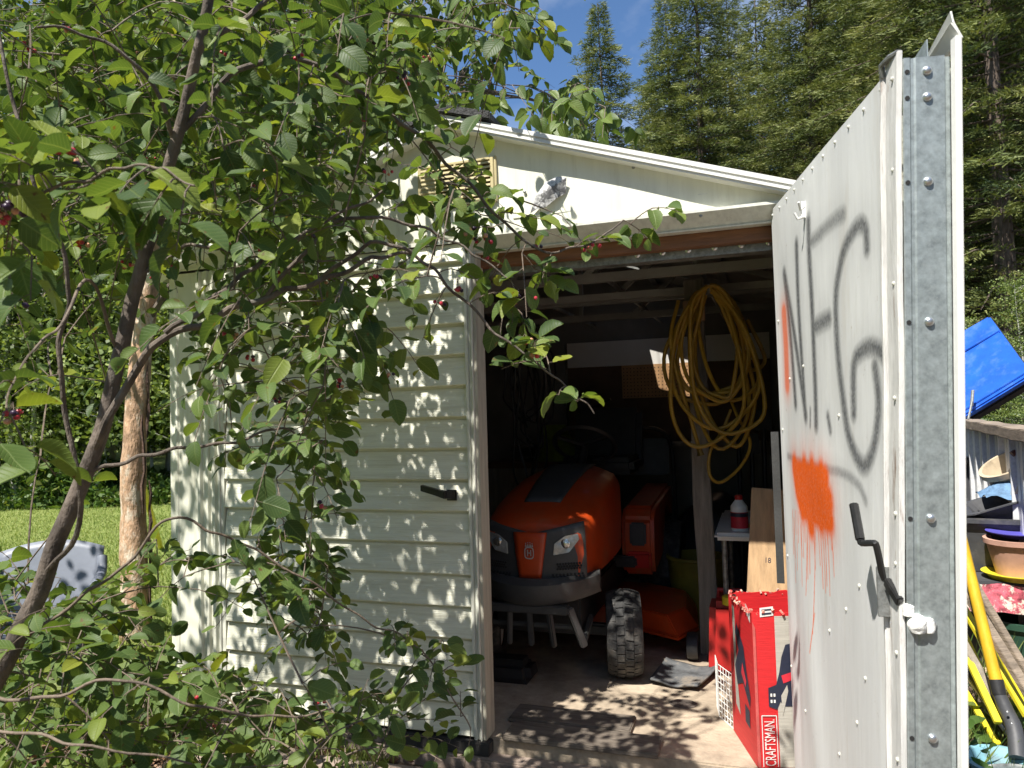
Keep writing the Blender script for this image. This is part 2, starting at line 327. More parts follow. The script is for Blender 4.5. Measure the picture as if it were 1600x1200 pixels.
# ------------------------------------------------------------------ setting
def ground_z(x, y):
    z = -.10
    z += .02*math.sin(x*1.3+y*.7)*min(1, max(0, (abs(x)-1.8))/2)
    d = max(0, y-9); z += .035*d                      # the woods rise a little
    return z
xs = [-140, -90, -60, -40, -28]+list(np.linspace(-20, 10, 61))+[14, 20, 30, 45, 70, 110, 140]
ys = [-60, -30, -15, -8]+list(np.linspace(-5, 14, 39))+[18, 24, 32, 45, 70, 110, 160]
gv = [(x, y, ground_z(x, y) if y < 60 else ground_z(x, 60)) for y in ys for x in xs]; nx = len(xs)
gb = MB(); gb.add(gv, [(j*nx+i, j*nx+i+1, (j+1)*nx+i+1, (j+1)*nx+i) for j in range(len(ys)-1) for i in range(nx-1)])
tag(gb.build('ground', MT['ground'], smooth=True), kind='structure')

XL, XR, YB, RIDGE, EAVE = -1.435, 1.215, 3.0, 2.30, 1.845
XC = -.095
SL = .335
def roof_z(x): return RIDGE - SL*abs(x-XC)
fl = MB(); fl.b2((XL+.02, .02, -.16), (XR-.02, YB-.01, 0)); tag(fl.build('floor', MT['concrete'], bevel=.006), kind='structure')

# flagstones before the threshold
pv = bpy.data.objects.new('paved_path', None); col.objects.link(pv); tag(pv, kind='structure')
stones = [[(-.05, -.10), (.36, -.09), (.40, -.52), (.02, -.56)], [(.39, -.09), (.80, -.08), (.86, -.50), (.43, -.52)], [(.83, -.08), (1.20, -.07), (1.22, -.5), (.89, -.49)],
          [(-.62, -.13), (-.09, -.11), (-.03, -.55), (-.55, -.60)], [(-1.15, -.16), (-.66, -.14), (-.60, -.61), (-1.08, -.66)], [(-1.02, -.70), (-.56, -.65), (-.50, -1.1), (-.95, -1.15)],
          [(-.52, -.64), (-.02, -.60), (.02, -1.08), (-.46, -1.1)], [(.02, -.60), (.42, -.56), (.46, -1.02), (.06, -1.08)], [(.46, -.56), (.88, -.54), (.90, -1.0), (.50, -1.02)], [(.92, -.53), (1.3, -.52), (1.3, -.98), (.94, -1.0)]]
for i, st in enumerate(stones):
    b = MB(); z = -.055+random.uniform(-.012, .012)
    pts = []
    for k in range(4):                                             # wobbly edges
        a, c = Vector(st[k]), Vector(st[(k+1) % 4])
        for t in (0, .34, .67): q = a.lerp(c, t); pts.append((q.x+random.uniform(-.012, .012), q.y+random.uniform(-.012, .012), z-.05))
    b.prism(pts, (0, 0, .05+random.uniform(-.002, .004))); b.build('paving_stone', MT['stone'], pv, bevel=.008)

# ------------------------------------------------------------------ the shed
shed = thing('garden_shed', 'cream metal garden shed with lap siding door and low gable roof', 'shed')
# walls
def ribbed_wall(x0, x1, z0, z1, ribs, y=0.0, th=.03):
    """vertical-ribbed panel facing -y"""
    pts = []; xs_ = [x0]
    for c, w, d in ribs: pts += [(c-w/2-.006, 0), (c-w/2, -d), (c+w/2, -d), (c+w/2+.006, 0)]
    prof = [(x0, y)]+[(p[0], y+p[1]) for p in pts]+[(x1, y), (x1, y+th), (x0, y+th)]
    b = MB(); b.prism([(p[0], p[1], z0) for p in prof], (0, 0, z1-z0)); return b
w = ribbed_wall(XL, -1.168, .09, EAVE-.012, [(-1.40, .012, .004), (-1.275, .014, .012), (-1.235, .012, .010), (-1.20, .014, .012)]); w.build('corner_panel', MT['panel'], shed)
w = ribbed_wall(1.085, XR, .0, 1.84, [(1.16, .02, .01)]); w.build('corner_panel', MT['panel'], shed)
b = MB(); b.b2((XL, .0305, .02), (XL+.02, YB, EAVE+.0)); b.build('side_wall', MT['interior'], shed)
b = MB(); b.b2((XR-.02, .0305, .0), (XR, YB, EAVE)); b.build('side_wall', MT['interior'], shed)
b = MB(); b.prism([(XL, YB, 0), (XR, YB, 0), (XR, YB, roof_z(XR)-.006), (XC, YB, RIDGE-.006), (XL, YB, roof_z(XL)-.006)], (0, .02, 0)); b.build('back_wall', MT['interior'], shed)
# gable sheet with slight oil-canning
def gable(u, v):
    x = XL+(XR-XL)*u; z0 = 1.843; z1 = roof_z(x)-.006; z = z0+(z1-z0)*v
    return (x, .012*math.sin(math.pi*v)*math.sin(x*4.2+.8)*.35-.004*math.sin(x*9+z*5)*math.sin(math.pi*v), z)
b = MB(); b.grid(gable, 90, 16); g = b.build('gable_panel', MT['panel'], shed, smooth=True)
sm = g.modifiers.new('thick', 'SOLIDIFY'); sm.thickness = .008; sm.offset = -1
# gable seam: pressed line across the sheet
b = MB(); b.bar((.16, -.0065, 1.905), (1.12, -.0065, 1.912), .003, .004); b.build('seam', MT['trim'], shed)
# roof sheets, skylight opening in the right one
def roof_sheet(x0, x1, y0, y1, name='roof_panel'):
    b = MB(); za, zb = roof_z(x0), roof_z(x1)
    b.hexa([(x0, y0, za-.012), (x1, y0, zb-.012), (x1, y1, zb-.012), (x0, y1, za-.012), (x0, y0, za), (x1, y0, zb), (x1, y1, zb), (x0, y1, za)])
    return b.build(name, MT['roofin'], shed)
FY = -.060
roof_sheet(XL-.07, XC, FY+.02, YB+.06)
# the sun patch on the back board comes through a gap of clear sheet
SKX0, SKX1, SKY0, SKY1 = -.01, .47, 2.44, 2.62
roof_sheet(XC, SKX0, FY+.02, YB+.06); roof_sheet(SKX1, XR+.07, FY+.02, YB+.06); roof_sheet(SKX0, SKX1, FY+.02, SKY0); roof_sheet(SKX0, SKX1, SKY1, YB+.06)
glass = bpy.data.materials.new('clear_sheet'); glass.use_nodes = True; nt = glass.node_tree; pb = nt.nodes['Principled BSDF']; tr = nt.nodes.new('ShaderNodeBsdfTransparent'); ms = nt.nodes.new('ShaderNodeMixShader'); ms.inputs[0].default_value = .15
pb.inputs['Roughness'].default_value = .1; nt.links.new(tr.outputs[0], ms.inputs[1]); nt.links.new(pb.outputs[0], ms.inputs[2]); nt.links.new(ms.outputs[0], nt.nodes['Material Output'].inputs['Surface'])
b = MB(); b.hexa([(SKX0-.01, SKY0-.01, roof_z(SKX0-.01)+.002), (SKX1+.01, SKY0-.01, roof_z(SKX1+.01)+.002), (SKX1+.01, SKY1+.01, roof_z(SKX1+.01)+.002), (SKX0-.01, SKY1+.01, roof_z(SKX0-.01)+.002),
                  (SKX0-.01, SKY0-.01, roof_z(SKX0-.01)+.005), (SKX1+.01, SKY0-.01, roof_z(SKX1+.01)+.005), (SKX1+.01, SKY1+.01, roof_z(SKX1+.01)+.005), (SKX0-.01, SKY1+.01, roof_z(SKX0-.01)+.005)]); b.build('skylight', glass, shed)
# fascias: stepped white rake boards
for sgn, xe in ((-1, XL-.07), (1, XR+.10)):
    dx = xe-XC; dz = roof_z(xe)-RIDGE
    b = MB()
    for (y0, y1, zt, zb) in ((FY, FY+.018, .012, -.030), (FY-.007, FY-.0005, .012, -.004), (FY-.005, FY-.0005, -.012, -.022), (FY+.018, .0, -.0215, -.030)):
        b.hexa([(XC, y0, RIDGE+zb), (xe, y0, RIDGE+dz+zb), (xe, y1, RIDGE+dz+zb), (XC, y1, RIDGE+zb), (XC, y0, RIDGE+zt), (xe, y0, RIDGE+dz+zt), (xe, y1, RIDGE+dz+zt), (XC, y1, RIDGE+zt)])
    b.build('fascia', MT['fascia'], shed)
# ridge cap of dark shingle, only its front end shows
b = MB(); cap = []
for x, z in ((-.17, -.055), (-.08, -.024), (-.01, -.002), (0, 0), (.01, -.002), (.11, -.032), (.20, -.058)): cap.append((x, z))
up_ = [(XC+x, FY-.02, RIDGE+.046+z) for x, z in cap]; lo_ = [(XC+x, FY-.02, RIDGE+.014+z) for x, z in reversed(cap)]
b.prism(up_+lo_, (0, YB+.15, 0)); b.build('ridge_cap', MT['shingle'], shed, bevel=.004)
# gable vent
VX0, VX1, VZ0, VZ1 = -.218, .092, 1.972, 2.142
vent = MB(); fw = .014
vent.b2((VX0, -.018, VZ0), (VX0+fw, -.006, VZ1)); vent.b2((VX1-fw, -.018, VZ0), (VX1, -.006, VZ1)); vent.b2((VX0+fw, -.018, VZ0), (VX1-fw, -.006, VZ0+.010)); vent.b2((VX0+fw, -.018, VZ1-.010), (VX1-fw, -.006, VZ1))
vent.b2((VX1+.001, -.014, VZ0), (VX1+.010, -.006, VZ1+.004))
vo = vent.build('gable_vent', MT['vent'], shed, bevel=.002)
b = MB(); b.b2((VX0+.012, -.0085, VZ0+.008), (VX1-.012, -.0062, VZ1-.008)); b.build('backing', M('vent_shadow', (.16, .13, .07), .8, .2, 8, 0), vo)
b = MB(); b.b2((-.066, -.0205, VZ0+.01), (-.058, -.0085, VZ1-.01)); b.build('mullion', MT['vent'], vo)
slat = MB(); slat.prism([(VX0+.013, -.009, 0), (VX0+.013, -.0185, -.004), (VX0+.013, -.0195, -.0115), (VX0+.013, -.0165, -.0115), (VX0+.013, -.009, -.004)], (VX1-VX0-.026, 0, 0)); sme = slat.mesh('slat')
for i in range(9): link('slat', sme, MT['vent'], vo, (0, 0, VZ1-.012-i*.0168))
# screws on the gable
b = MB(); b.lathe([(.006, 0), (.006, .003), (.003, .005)], 10, rot=(R(90), 0, 0)); scr = b.mesh('screw', True)
for px, py in ((990, 262), (1003, 260), (820, 300)): p = atY(px, py, -.006); link('screw', scr, MT['galv_dark'], shed, (p.x, -.006, p.z))
# header: stepped trim, brown beam behind, steel plate
b = MB(); b.prism([(-.01, -.036, 1.842), (-.01, -.036, 1.852), (-.01, -.0085, 1.854), (-.01, .045, 1.854), (-.01, .045, 1.792), (-.01, .008, 1.792), (-.01, .006, 1.797), (-.01, .012, 1.799)], (1.11, 0, 0)); b.build('header_trim', MT['trim'], shed)
b = MB(); b.b2((-1.16, -.012, 1.836), (-.0105, -.006, 1.850)); b.build('door_track', MT['trim'], shed)
b = MB(); b.b2((-.02, .052, 1.745), (1.08, .090, 1.85)); b.build('header_beam', MT['beam'], shed, bevel=.003)
for px, py in ((1060, 342), (1095, 337)):
    p = atY(px, py, -.024); link('screw', scr, MT['galv_dark'], shed, (p.x, -.024, p.z))
b = MB(); b.b2((XL+.03, .10, 1.72), (XR-.03, .112, 1.80)); b.b2((XL+.03, .112, 1.72), (XR-.03, .16, 1.724)); pl = b.build('header_plate', MT['galv_dark'], shed)
bm_ = MB(); bm_.lathe([(.011, 0), (.011, .003), (.006, .007)], 10, rot=(R(90), 0, 0)); bolt = bm_.mesh('bolt', True)
for i in range(14): link('bolt', bolt, MT['bolt'], pl, (.55+i*.045, .0998, 1.775-.028*(i % 2)))
# left jamb of the opening + sill
b = MB(); b.b2((-1.166, -.014, .0), (-1.142, .02, 1.835)); b.b2((-1.166, -.02, .0), (-1.160, -.014, 1.835)); b.build('door_frame', MT['trim'], shed)
b = MB(); b.b2((-1.16, -.03, -.05), (.02, .02, -.002)); b.build('sill', M('sill_dark', (.035, .032, .03), .8, .3, 8, .3, 30), shed, bevel=.004)
b = MB(); b.b2((-1.16, -.05, -.12), (1.1, .018, -.052)); b.build('footing', MT['stone'], shed, bevel=.006)
b = MB(); b.b2((1.056, .0, .0), (1.084, .05, 1.79)); b.build('door_frame', MT['jamb'], shed, bevel=.003)

# ---- closed door of lap siding
cdoor = bpy.data.objects.new('closed_door', None); col.objects.link(cdoor); cdoor.parent = shed
b = MB(); b.b2((-1.14, .006, .0), (-.04, .03, 1.835)); b.build('backing', MT['interior'], cdoor)
PITCH = .1169
for k in range(16):
    z0 = .010+PITCH*k; z1 = min(z0+PITCH+.010, 1.834); t = (z1-z0)/(PITCH+.010)
    n = 22; secs = []
    ph = random.uniform(0, 6); 
    for i in range(n+1):
        x = -1.138+1.098*i/n; wv = .0007*math.sin(i*.55+ph)+.0004*math.sin(i*1.3+2*ph); dz = .0006*math.sin(i*.8+ph)
        secs.append([Vector((x, .005, z0+dz)), Vector((x, -.0155+wv, z0+dz)), Vector((x, -.0185+wv, z0+.003+dz)), Vector((x, -.0035-.010*(1-t)+wv*(1-t), z1-.022)), Vector((x, .0045-.010*(1-t), z1-.017)), Vector((x, .0045, z1)), Vector((x, .0055, z1))])
    b = MB(); b.loft(secs); b.build('board', MT['siding'], cdoor, bevel=0)
# end stile: channel with folded flanges
b = MB(); b.b2((-.040, -.020, .0), (-.028, .03, 1.835)); b.b2((-.028, -.012, .0), (-.014, .03, 1.835)); b.b2((-.014, -.024, .0), (-.008, .03, 1.835)); b.build('stile', MT['trim'], cdoor, bevel=.0015)
b = MB(); b.b2((-.008, -.014, .0), (.006, .075, 1.79)); b.build('edge_channel', MT['jamb'], cdoor, bevel=.002)
b = MB(); pth = [(-.214, -.052, .918), (-.150, -.055, .902), (-.118, -.052, .893), (-.106, -.03, .889), (-.106, -.006, .889)]
secs = []
for i, p in enumerate(pth):
    hw = (.011, .011, .013, .013, .012)[i]; hh = (.011, .012, .014, .014, .012)[i]; p = Vector(p)
    ax = Vector((0, 1, 0)) if i < 3 else Vector((1, 0, 0))
    secs.append([p+ax*(a*hw)+Vector((0, 0, c*hh)) for a, c in ((-1, -1), (1, -1), (1, 1), (-1, 1))])
b.loft(secs); b.b2((-.128, -.018, .868), (-.088, -.0125, .908)); b.build('handle', MT['blackmetal'], cdoor, bevel=.003)

# ---- open door, hinged on the right, slightly twisted
odoor = bpy.data.objects.new('open_door', None); col.objects.link(odoor); odoor.parent = shed
HB, HT, FT, FB = Vector((1.054, 0, .01)), Vector((1.054, 0, 1.83)), Vector((1.243, -1.0, 1.812)), Vector((1.178, -1.0, -.005))
DN = Vector((-.983, -.186, 0))
def dm(a, h, n=0.0):
    s, t = a/1.018, h/1.82
    return (HB*(1-s)+FB*s)*(1-t)+(HT*(1-s)+FT*s)*t + DN*n
def dent(a, h):
    d = .004*math.sin(a*7+1)*math.sin(h*3.1+.5)+.010*math.exp(-((a-.32-.18*(.6-h))/.10)**2)*math.exp(-((h-.35)/.35)**2)-.008*math.exp(-((a-.12)/.05)**2)*math.exp(-((h-.4)/.4)**2)
    d += .006*math.exp(-((a-.55)/.18)**2-((h-1.0)/.12)**2)
    return d*min(1, a/.05, (1.018-a)/.05, h/.05+.2)
GREY = [([(.137, 1.586), (.186, 1.404), (.229, 1.186)], .027, .95), ([(.137, 1.586), (.263, 1.354), (.368, 1.151)], .027, .95), ([(.315, 1.640), (.317, 1.455), (.361, 1.156)], .027, .95), ([(.428, 1.17), (.423, 1.127)], .012, .75),
        ([(.458, 1.675), (.461, 1.579), (.482, 1.406), (.493, 1.132)], .027, .95), ([(.458, 1.614), (.52, 1.612), (.611, 1.617), (.70, 1.62), (.756, 1.617)], .024, .7), ([(.499, 1.384), (.568, 1.39), (.633, 1.393)], .028, .85), ([(.607, 1.157), (.628, 1.123)], .016, .85),
        ([(.901, 1.511), (.894, 1.551), (.853, 1.569), (.786, 1.552), (.731, 1.512), (.69, 1.433), (.697, 1.308), (.726, 1.208), (.77, 1.113), (.86, 1.057), (.928, 1.1), (.959, 1.186), (.939, 1.263)], .024, .9),
        ([(.802, 1.168), (.807, 1.269), (.854, 1.298), (.924, 1.303), (1.006, 1.281)], .024, .9), ([(.089, 1.019), (.373, 1.016), (.693, 1.029), (.826, 1.015), (.878, .986)], .015, .6)]
ORNG = [([(.107, 1.466), (.116, 1.365), (.113, 1.245)], .045, .8), ([(.19, .995), (.224, .939), (.289, .885)], .055, 1), ([(.333, 1.0), (.376, .923), (.388, .860)], .06, 1), ([(.545, 1.01), (.575, .952), (.595, .915)], .05, 1), ([(.438, 1.005), (.485, .938), (.507, .892)], .06, 1), ([(.22, .985), (.58, 1.0)], .05, 1), ([(.25, .94), (.60, .95)], .06, 1), ([(.30, .89), (.60, .905)], .055, 1)]
drr = random.Random(3)
DRIP = [((.15, .835), (.132, .638)), ((.258, .834), (.264, .661)), ((.339, .83), (.313, .646)), ((.432, .846), (.38, .56)), ((.40, .62), (.352, .50)), ((.61, .908), (.615, .77)), ((.566, .901), (.566, .838))]
DRIP += [((x, .86+.1*(x-.15)), (x+drr.uniform(-.02, .01), .86+.1*(x-.15)-drr.uniform(.06, .2))) for x in [.13+.026*i for i in range(19)]]
NA, NH = 250, 420
A, H = np.meshgrid(np.linspace(0, 1.018, NA+1), np.linspace(0, 1.82, NH+1))
def seg_dist(pl):
    d = np.full(A.shape, 9.0)
    for (a0, h0), (a1, h1) in zip(pl[:-1], pl[1:]):
        vx, vy = a1-a0, h1-h0; t = np.clip(((A-a0)*vx+(H-h0)*vy)/(vx*vx+vy*vy), 0, 1)
        d = np.minimum(d, np.hypot(A-a0-t*vx, H-h0-t*vy))
    return d
def dense(pl, n=4):
    return [(p.x, p.y) for p in smooth_path([(a, h, 0) for a, h in pl], n)] if len(pl) > 2 else pl
jit = rng.normal(0, 1, A.shape)
gy = np.zeros(A.shape); og = np.zeros(A.shape)
for pl, wd, st in GREY:
    d = seg_dist(dense(pl)); gy = np.maximum(gy, st*np.clip(1.25-d/wd, 0, 1)**.8); gy = np.maximum(gy, .16*np.exp(-(d/(wd*2.2))**2))
for pl, wd, st in ORNG:
    d = seg_dist(pl); og = np.maximum(og, st*np.clip(1.5*(1.15-d/wd), 0, 1)); og = np.maximum(og, .45*np.exp(-(d/(wd*1.25))**2))
for p, q in DRIP: og = np.maximum(og, .85*np.clip(1.6-seg_dist([p, q])/.0028, 0, 1))
og = np.clip(og*(1+.05*jit), 0, 1); gy = np.clip(gy*(1+.10*jit), 0, 1)
nav = NA+1
AV, HV = A.ravel(), H.ravel()
S_, T_ = (AV/1.018)[:, None], (HV/1.82)[:, None]
hb, ht, ft, fb = [np.array(v) for v in (HB, HT, FT, FB)]
DV = (hb*(1-S_)+fb*S_)*(1-T_)+(ht*(1-S_)+ft*S_)*T_ + np.array(DN)*np.array([dent(a, h) for a, h in zip(AV, HV)])[:, None]
idx = (np.arange(NH)[:, None]*nav+np.arange(NA)[None, :]).ravel()
DT = np.concatenate([np.stack([idx, idx+nav+1, idx+1], 1), np.stack([idx, idx+nav, idx+nav+1], 1)])
me = bulk('inner_panel', DV, DT); me.polygons.foreach_set('use_smooth', [True]*len(me.polygons))
for nm, arr in (('grey_spray', gy), ('orange_spray', og)):
    a = me.attributes.new(nm, 'FLOAT', 'POINT'); a.data.foreach_set('value', arr.ravel().astype(np.float32))
dmt = M('door_paint', (.72, .73, .72), .55, .05, 3, .12, 18, stretch=(2, 2, .35), dirt=(.62, .59, .53), ds=5, dlo=.56, dhi=.8)
nt = dmt.node_tree; K = nt.links.new; pb = nt.nodes['Principled BSDF']; src = pb.inputs['Base Color'].links[0].from_socket
for nm, c in (('grey_spray', (.105, .11, .115)), ('orange_spray', (.88, .125, .004))):
    an = nt.nodes.new('ShaderNodeAttribute'); an.attribute_name = nm; mxn = nt.nodes.new('ShaderNodeMixRGB'); mxn.inputs[2].default_value = (*c, 1)
    K(an.outputs['Fac'], mxn.inputs[0]); K(src, mxn.inputs[1]); src = mxn.outputs[0]
tcd = nt.nodes.new('ShaderNodeTexCoord'); ns_ = nt.nodes.new('ShaderNodeTexNoise'); ns_.inputs['Scale'].default_value = 26; ns_.inputs['Detail'].default_value = 9; ns_.inputs['Roughness'].default_value = .75; K(tcd.outputs['Object'], ns_.inputs['Vector'])
rs_ = nt.nodes.new('ShaderNodeValToRGB'); rs_.color_ramp.elements[0].position = .64; rs_.color_ramp.elements[1].position = .74; K(ns_.outputs['Fac'], rs_.inputs[0]); mr_ = nt.nodes.new('ShaderNodeMixRGB'); mr_.inputs[2].default_value = (.30, .22, .15, 1); K(rs_.outputs[0], mr_.inputs[0]); K(src, mr_.inputs[1]); src = mr_.outputs[0]
K(src, pb.inputs['Base Color'])
ip = link('inner_panel', me, dmt, odoor); ip['label'] = 'white inner panel sprayed with grey letters and orange blots'
def slab(a0, a1, h0, h1, n0, n1, nseg=6, wob=0.0):
    b = MB(); secs = []
    for i in range(nseg+1):
        h = h0+(h1-h0)*i/nseg; w_ = wob*math.sin(h*9)+wob*.6*math.sin(h*23+1)
        secs.append([dm(a0, h, n0+w_), dm(a1, h, n0+w_), dm(a1, h, n1+w_), dm(a0, h, n1+w_)])
    return b.loft(secs)
slab(.0, 1.018, .0, 1.815, -.016, -.030).build('core', MT['interior'], odoor)
slab(.0, 1.09, .0, 1.80, -.095, -.10, 8).build('outer_skin', MT['siding'], odoor)
slab(1.019, 1.030, .0, 1.825, .010, -.02, 24, .0012).build('folded_lip', MT['doortrim'], odoor, bevel=.002)
slab(1.036, 1.090, .0, 1.835, .004, -.006, 24, .0010).build('edge_strip', MT['doortrim'], odoor, bevel=.001)
slab(1.030, 1.036, .0, 1.80, -.008, -.012, 4).build('gap_shade', MT['hole'], odoor)  # near-black strip painted in for the shade between lip and edge strip
# galvanised edge channel facing out of the door's end
ch = MB(); prof = [(-.006, 1.092), (-.006, 1.098), (-.016, 1.098), (-.019, 1.0945), (-.024, 1.0945), (-.027, 1.097), (-.076, 1.0955), (-.078, 1.090), (-.088, 1.088), (-.088, 1.085), (-.074, 1.086), (-.020, 1.086)]
secs = []
for i in range(17):
    h = 1.816*i/16; secs.append([dm(a, h, n) for n, a in prof])
ch.loft(secs); cho = ch.build('edge_channel', MT['galv'], odoor)
ch2 = MB(); ch2.hexa([dm(1.05, 1.81, -.052), dm(1.084, 1.81, -.052), dm(1.084, 1.81, -.054), dm(1.05, 1.81, -.054), dm(.86, 1.815, -.052), dm(1.080, 1.855, -.052), dm(1.080, 1.855, -.054), dm(.86, 1.815, -.054)]); ch2.build('top_gusset', MT['galv'], odoor)
lp = MB(); secs = []
for i in range(13):
    h = 1.846*i/12; secs.append([dm(1.089, h, -.0885), dm(1.106, h, -.0905), dm(1.106, h, -.1015), dm(1.084, h, -.1015)])
lp.loft(secs); lp.build('outer_lip', MT['fascia'], odoor, bevel=.0015)
lp = MB(); lp.prism([dm(1.104, 1.842, -.101), dm(1.104, 1.872, -.086), dm(1.100, 1.893, -.084), dm(.90, 1.825, -.084), dm(.90, 1.81, -.1)], DN*-.003); lp.prism([dm(1.104, 1.846, -.098), dm(1.104, 1.870, -.083), dm(.9, 1.825, -.083), dm(.9, 1.81, -.098)], DN*-.003); lp.build('top_flap', MT['fascia'], odoor)
lp = MB(); lp.tube([dm(1.088, 1.832, -.002), dm(1.06, 1.836, .004), dm(1.035, 1.832, .010), dm(1.028, 1.812, .006)], .006, 8); lp.build('top_roll', MT['galv_dark'], odoor, smooth=True)
dirA = (dm(1.1, 1)-dm(0, 1)).normalized()
rotA = dirA.to_track_quat('Z', 'Y').to_matrix()
bb = MB(); bb.lathe([(.0085, 0), (.0085, .002), (.0065, .005), (.003, .0065)], 12, rot=rotA); bme = bb.mesh('bolt', True)
hh = MB(); hh.lathe([(.0042, 0), (.0042, .0008)], 10, rot=rotA); hme = hh.mesh('bolt_hole')
for h in (1.79, 1.742, 1.588, 1.335, .985, .80, .60, .40, .20):
    link('bolt', bme, MT['bolt'], cho, dm(1.0965, h, -.046)); link('bolt_hole', hme, MT['hole'], cho, dm(1.0984, h, -.0115))
rotN = DN.to_track_quat('Z', 'Y').to_matrix()
bb = MB(); bb.lathe([(.0042, 0), (.0042, .0022), (.002, .0036)], 8, rot=rotN); sme2 = bb.mesh('screw', True)
for i in range(11): a = .02+i*.098; link('screw', sme2, MT['trim'], odoor, dm(a, 1.80, dent(a, 1.80)))
for a, h in ((.03, 1.45), (.03, 1.1), (.04, .7), (.03, .35), (.36, 1.29), (.16, 1.26), (.70, 1.16), (.83, .80), (.72, .72), (.55, .62), (.62, .35), (.8, .5), (.87, .62), (.42, .18), (.25, .30)): link('screw', sme2, MT['trim'], odoor, dm(a, h, dent(a, h)))
for h in (1.79, 1.62, 1.41, 1.2, .99, .9, .74, .55, .35): link('screw', sme2, MT['trim'], odoor, dm(1.072, h, .004))
# lever and latch
lv = MB(); P_ = [dm(.977, .994, .05), dm(1.017, .933, .05), dm(1.021, .927, .048), dm(1.036, .930, .033), dm(1.041, .924, .028), dm(1.032, .862, .014)]
for a, c in zip(P_[:-1], P_[1:]): pass
lv.tube([P_[0], P_[1]], [.0085, .0085], 8); lv.tube(smooth_path(P_[1:], 3), .0065, 8); lvo = lv.build('lever_handle', MT['blackmetal'], odoor, smooth=True)
lv = MB(); lv.bar(dm(1.030, .885, .014), dm(1.040, .795, .014), .006, .024, up=DN); lv.build('latch_plate', MT['galv_dark'], lvo, bevel=.001)
lv = MB(); lv.bar(dm(1.045, .862, .012), dm(1.092, .835, .004), .018, .012, up=DN); lv.build('latch_bolt', MT['blackmetal'], lvo, bevel=.002)
fm = MB(); fm.lathe([(.0, -.018), (.012, -.015), (.017, -.004), (.016, .006), (.010, .014), (.0, .018)], 12, c=dm(1.098, .80, -.022)); fm.lathe([(.0, -.014), (.009, -.011), (.012, 0), (.008, .012), (.0, .015)], 10, c=dm(1.100, .797, -.040)); fm.lathe([(.0, -.012), (.010, -.008), (.010, .008), (.0, .014)], 10, c=dm(1.095, .822, -.008)); fm.build('foam_wad', M('foam', (.8, .8, .76), .9, .1, 30, .8, 50), odoor, smooth=True)
hk = MB()
c0 = dm(.43, 1.705, .0)
hk.bar(dm(.43, 1.69, .003), dm(.43, 1.735, .003), .004, .02, up=DN); hk.tube([dm(.43, 1.693, .004), dm(.43, 1.688, .022), dm(.43, 1.705, .030)], [.004, .004, .003], 6); hk.tube([dm(.43, 1.722, .004), dm(.43, 1.712, .014), dm(.445, 1.73, .022)], [.004, .004, .003], 6); hk.build('coat_hook', MT['white'], odoor, smooth=True)
# grey strip hanging by the hinge
b = MB(); b.b2((1.024, .052, .60), (1.048, .058, 1.10)); b.build('hinge_strip', MT['greyplastic'], odoor)
#@@PART2
# ------------------------------------------------------------------ shed interior (parts of the shed)
for yy in (.75, 1.45, 2.15):
    b = MB(); zc = 1.80
    b.b2((XL+.03, yy, zc-.02), (XR-.03, yy+.035, zc+.02))
    for sgn, xe in ((-1, XL+.03), (1, XR-.03)):
        b.bar((XC+sgn*.01, yy+.0175, RIDGE-.045), (xe, yy+.0175, roof_z(xe)-.045), .034, .04, up=(0, 1, 0))
        b.bar((XC+sgn*.35, yy+.0175, 1.815), (XC+sgn*.62, yy+.0175, roof_z(XC+sgn*.62)-.05), .026, .03, up=(0, 1, 0))
    b.bar((XC, yy+.0175, 1.81), (XC, yy+.0175, RIDGE-.05), .026, .03, up=(0, 1, 0))
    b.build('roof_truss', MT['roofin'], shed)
for sgn in (-1, 1):
    b = MB()
    for fx in (.3, .7):
        x = XC+sgn*fx*1.3; b.bar((x, .05, roof_z(x)-.03), (x, YB-.05, roof_z(x)-.03), .04, .03)
    b.build('purlin', MT['roofin'], shed)
b = MB(); b.b2((-.40, 2.955, 1.53), (1.08, 2.985, 1.72)); b.build('back_board', MT['whiteboard'], shed)
b = MB(); b.b2((-.40, 2.962, .95), (1.08, 2.985, 1.529)); b.build('back_sheet', MT['darkply'], shed)
pegm = M('peg_board', (.52, .30, .14), .7, .08, 8, 0)
b = MB(); b.b2((.02, 2.948, 1.28), (.60, 2.9615, 1.528)); pg = b.build('peg_board', pegm, shed)
b = MB()
for i in range(22):
    for j in range(9): b.box((.035+i*.026, 2.9475, 1.295+j*.026), (.007, .0012, .007))
b.build('peg_hole', MT['hole'], pg)['kind'] = 'stuff'
b = MB(); b.b2((-1.38, 2.955, .0), (-.42, 2.985, 1.72)); b.build('back_board', MT['interior'], shed)
b = MB(); b.b2((-.8, 2.70, .93), (1.1, 2.954, .955)); b.build('wall_shelf', MT['postwood'], shed)
# post
b = MB(); secs = []
for i in range(13):
    z = i/12*1.82; w_ = .0425+.0015*math.sin(i*1.7); dx = .004*math.sin(i*.9)-.012*(z/1.8)
    secs.append([Vector((.72+dx-w_, 1.17-w_, z)), Vector((.72+dx+w_, 1.17-w_, z)), Vector((.72+dx+w_, 1.17+w_, z)), Vector((.72+dx-w_, 1.17+w_, z))])
b.loft(secs); post = b.build('post', MT['postwood'], shed, bevel=.006)
b = MB(); b.box((.71, 1.10, 1.66), (.10, .055, .10)); b.build('hose_block', MT['wood'], post, bevel=.004)
b = MB(); b.tube([(.745, 1.12, 1.72), (.79, .98, 1.73), (.79, .95, 1.765)], .008, 8); b.build('hook', MT['galv_dark'], post, smooth=True)
b = MB(); b.b2((-.35, 1.15, 1.755), (1.18, 1.19, 1.79)); b.build('cross_rail', MT['roofin'], shed)

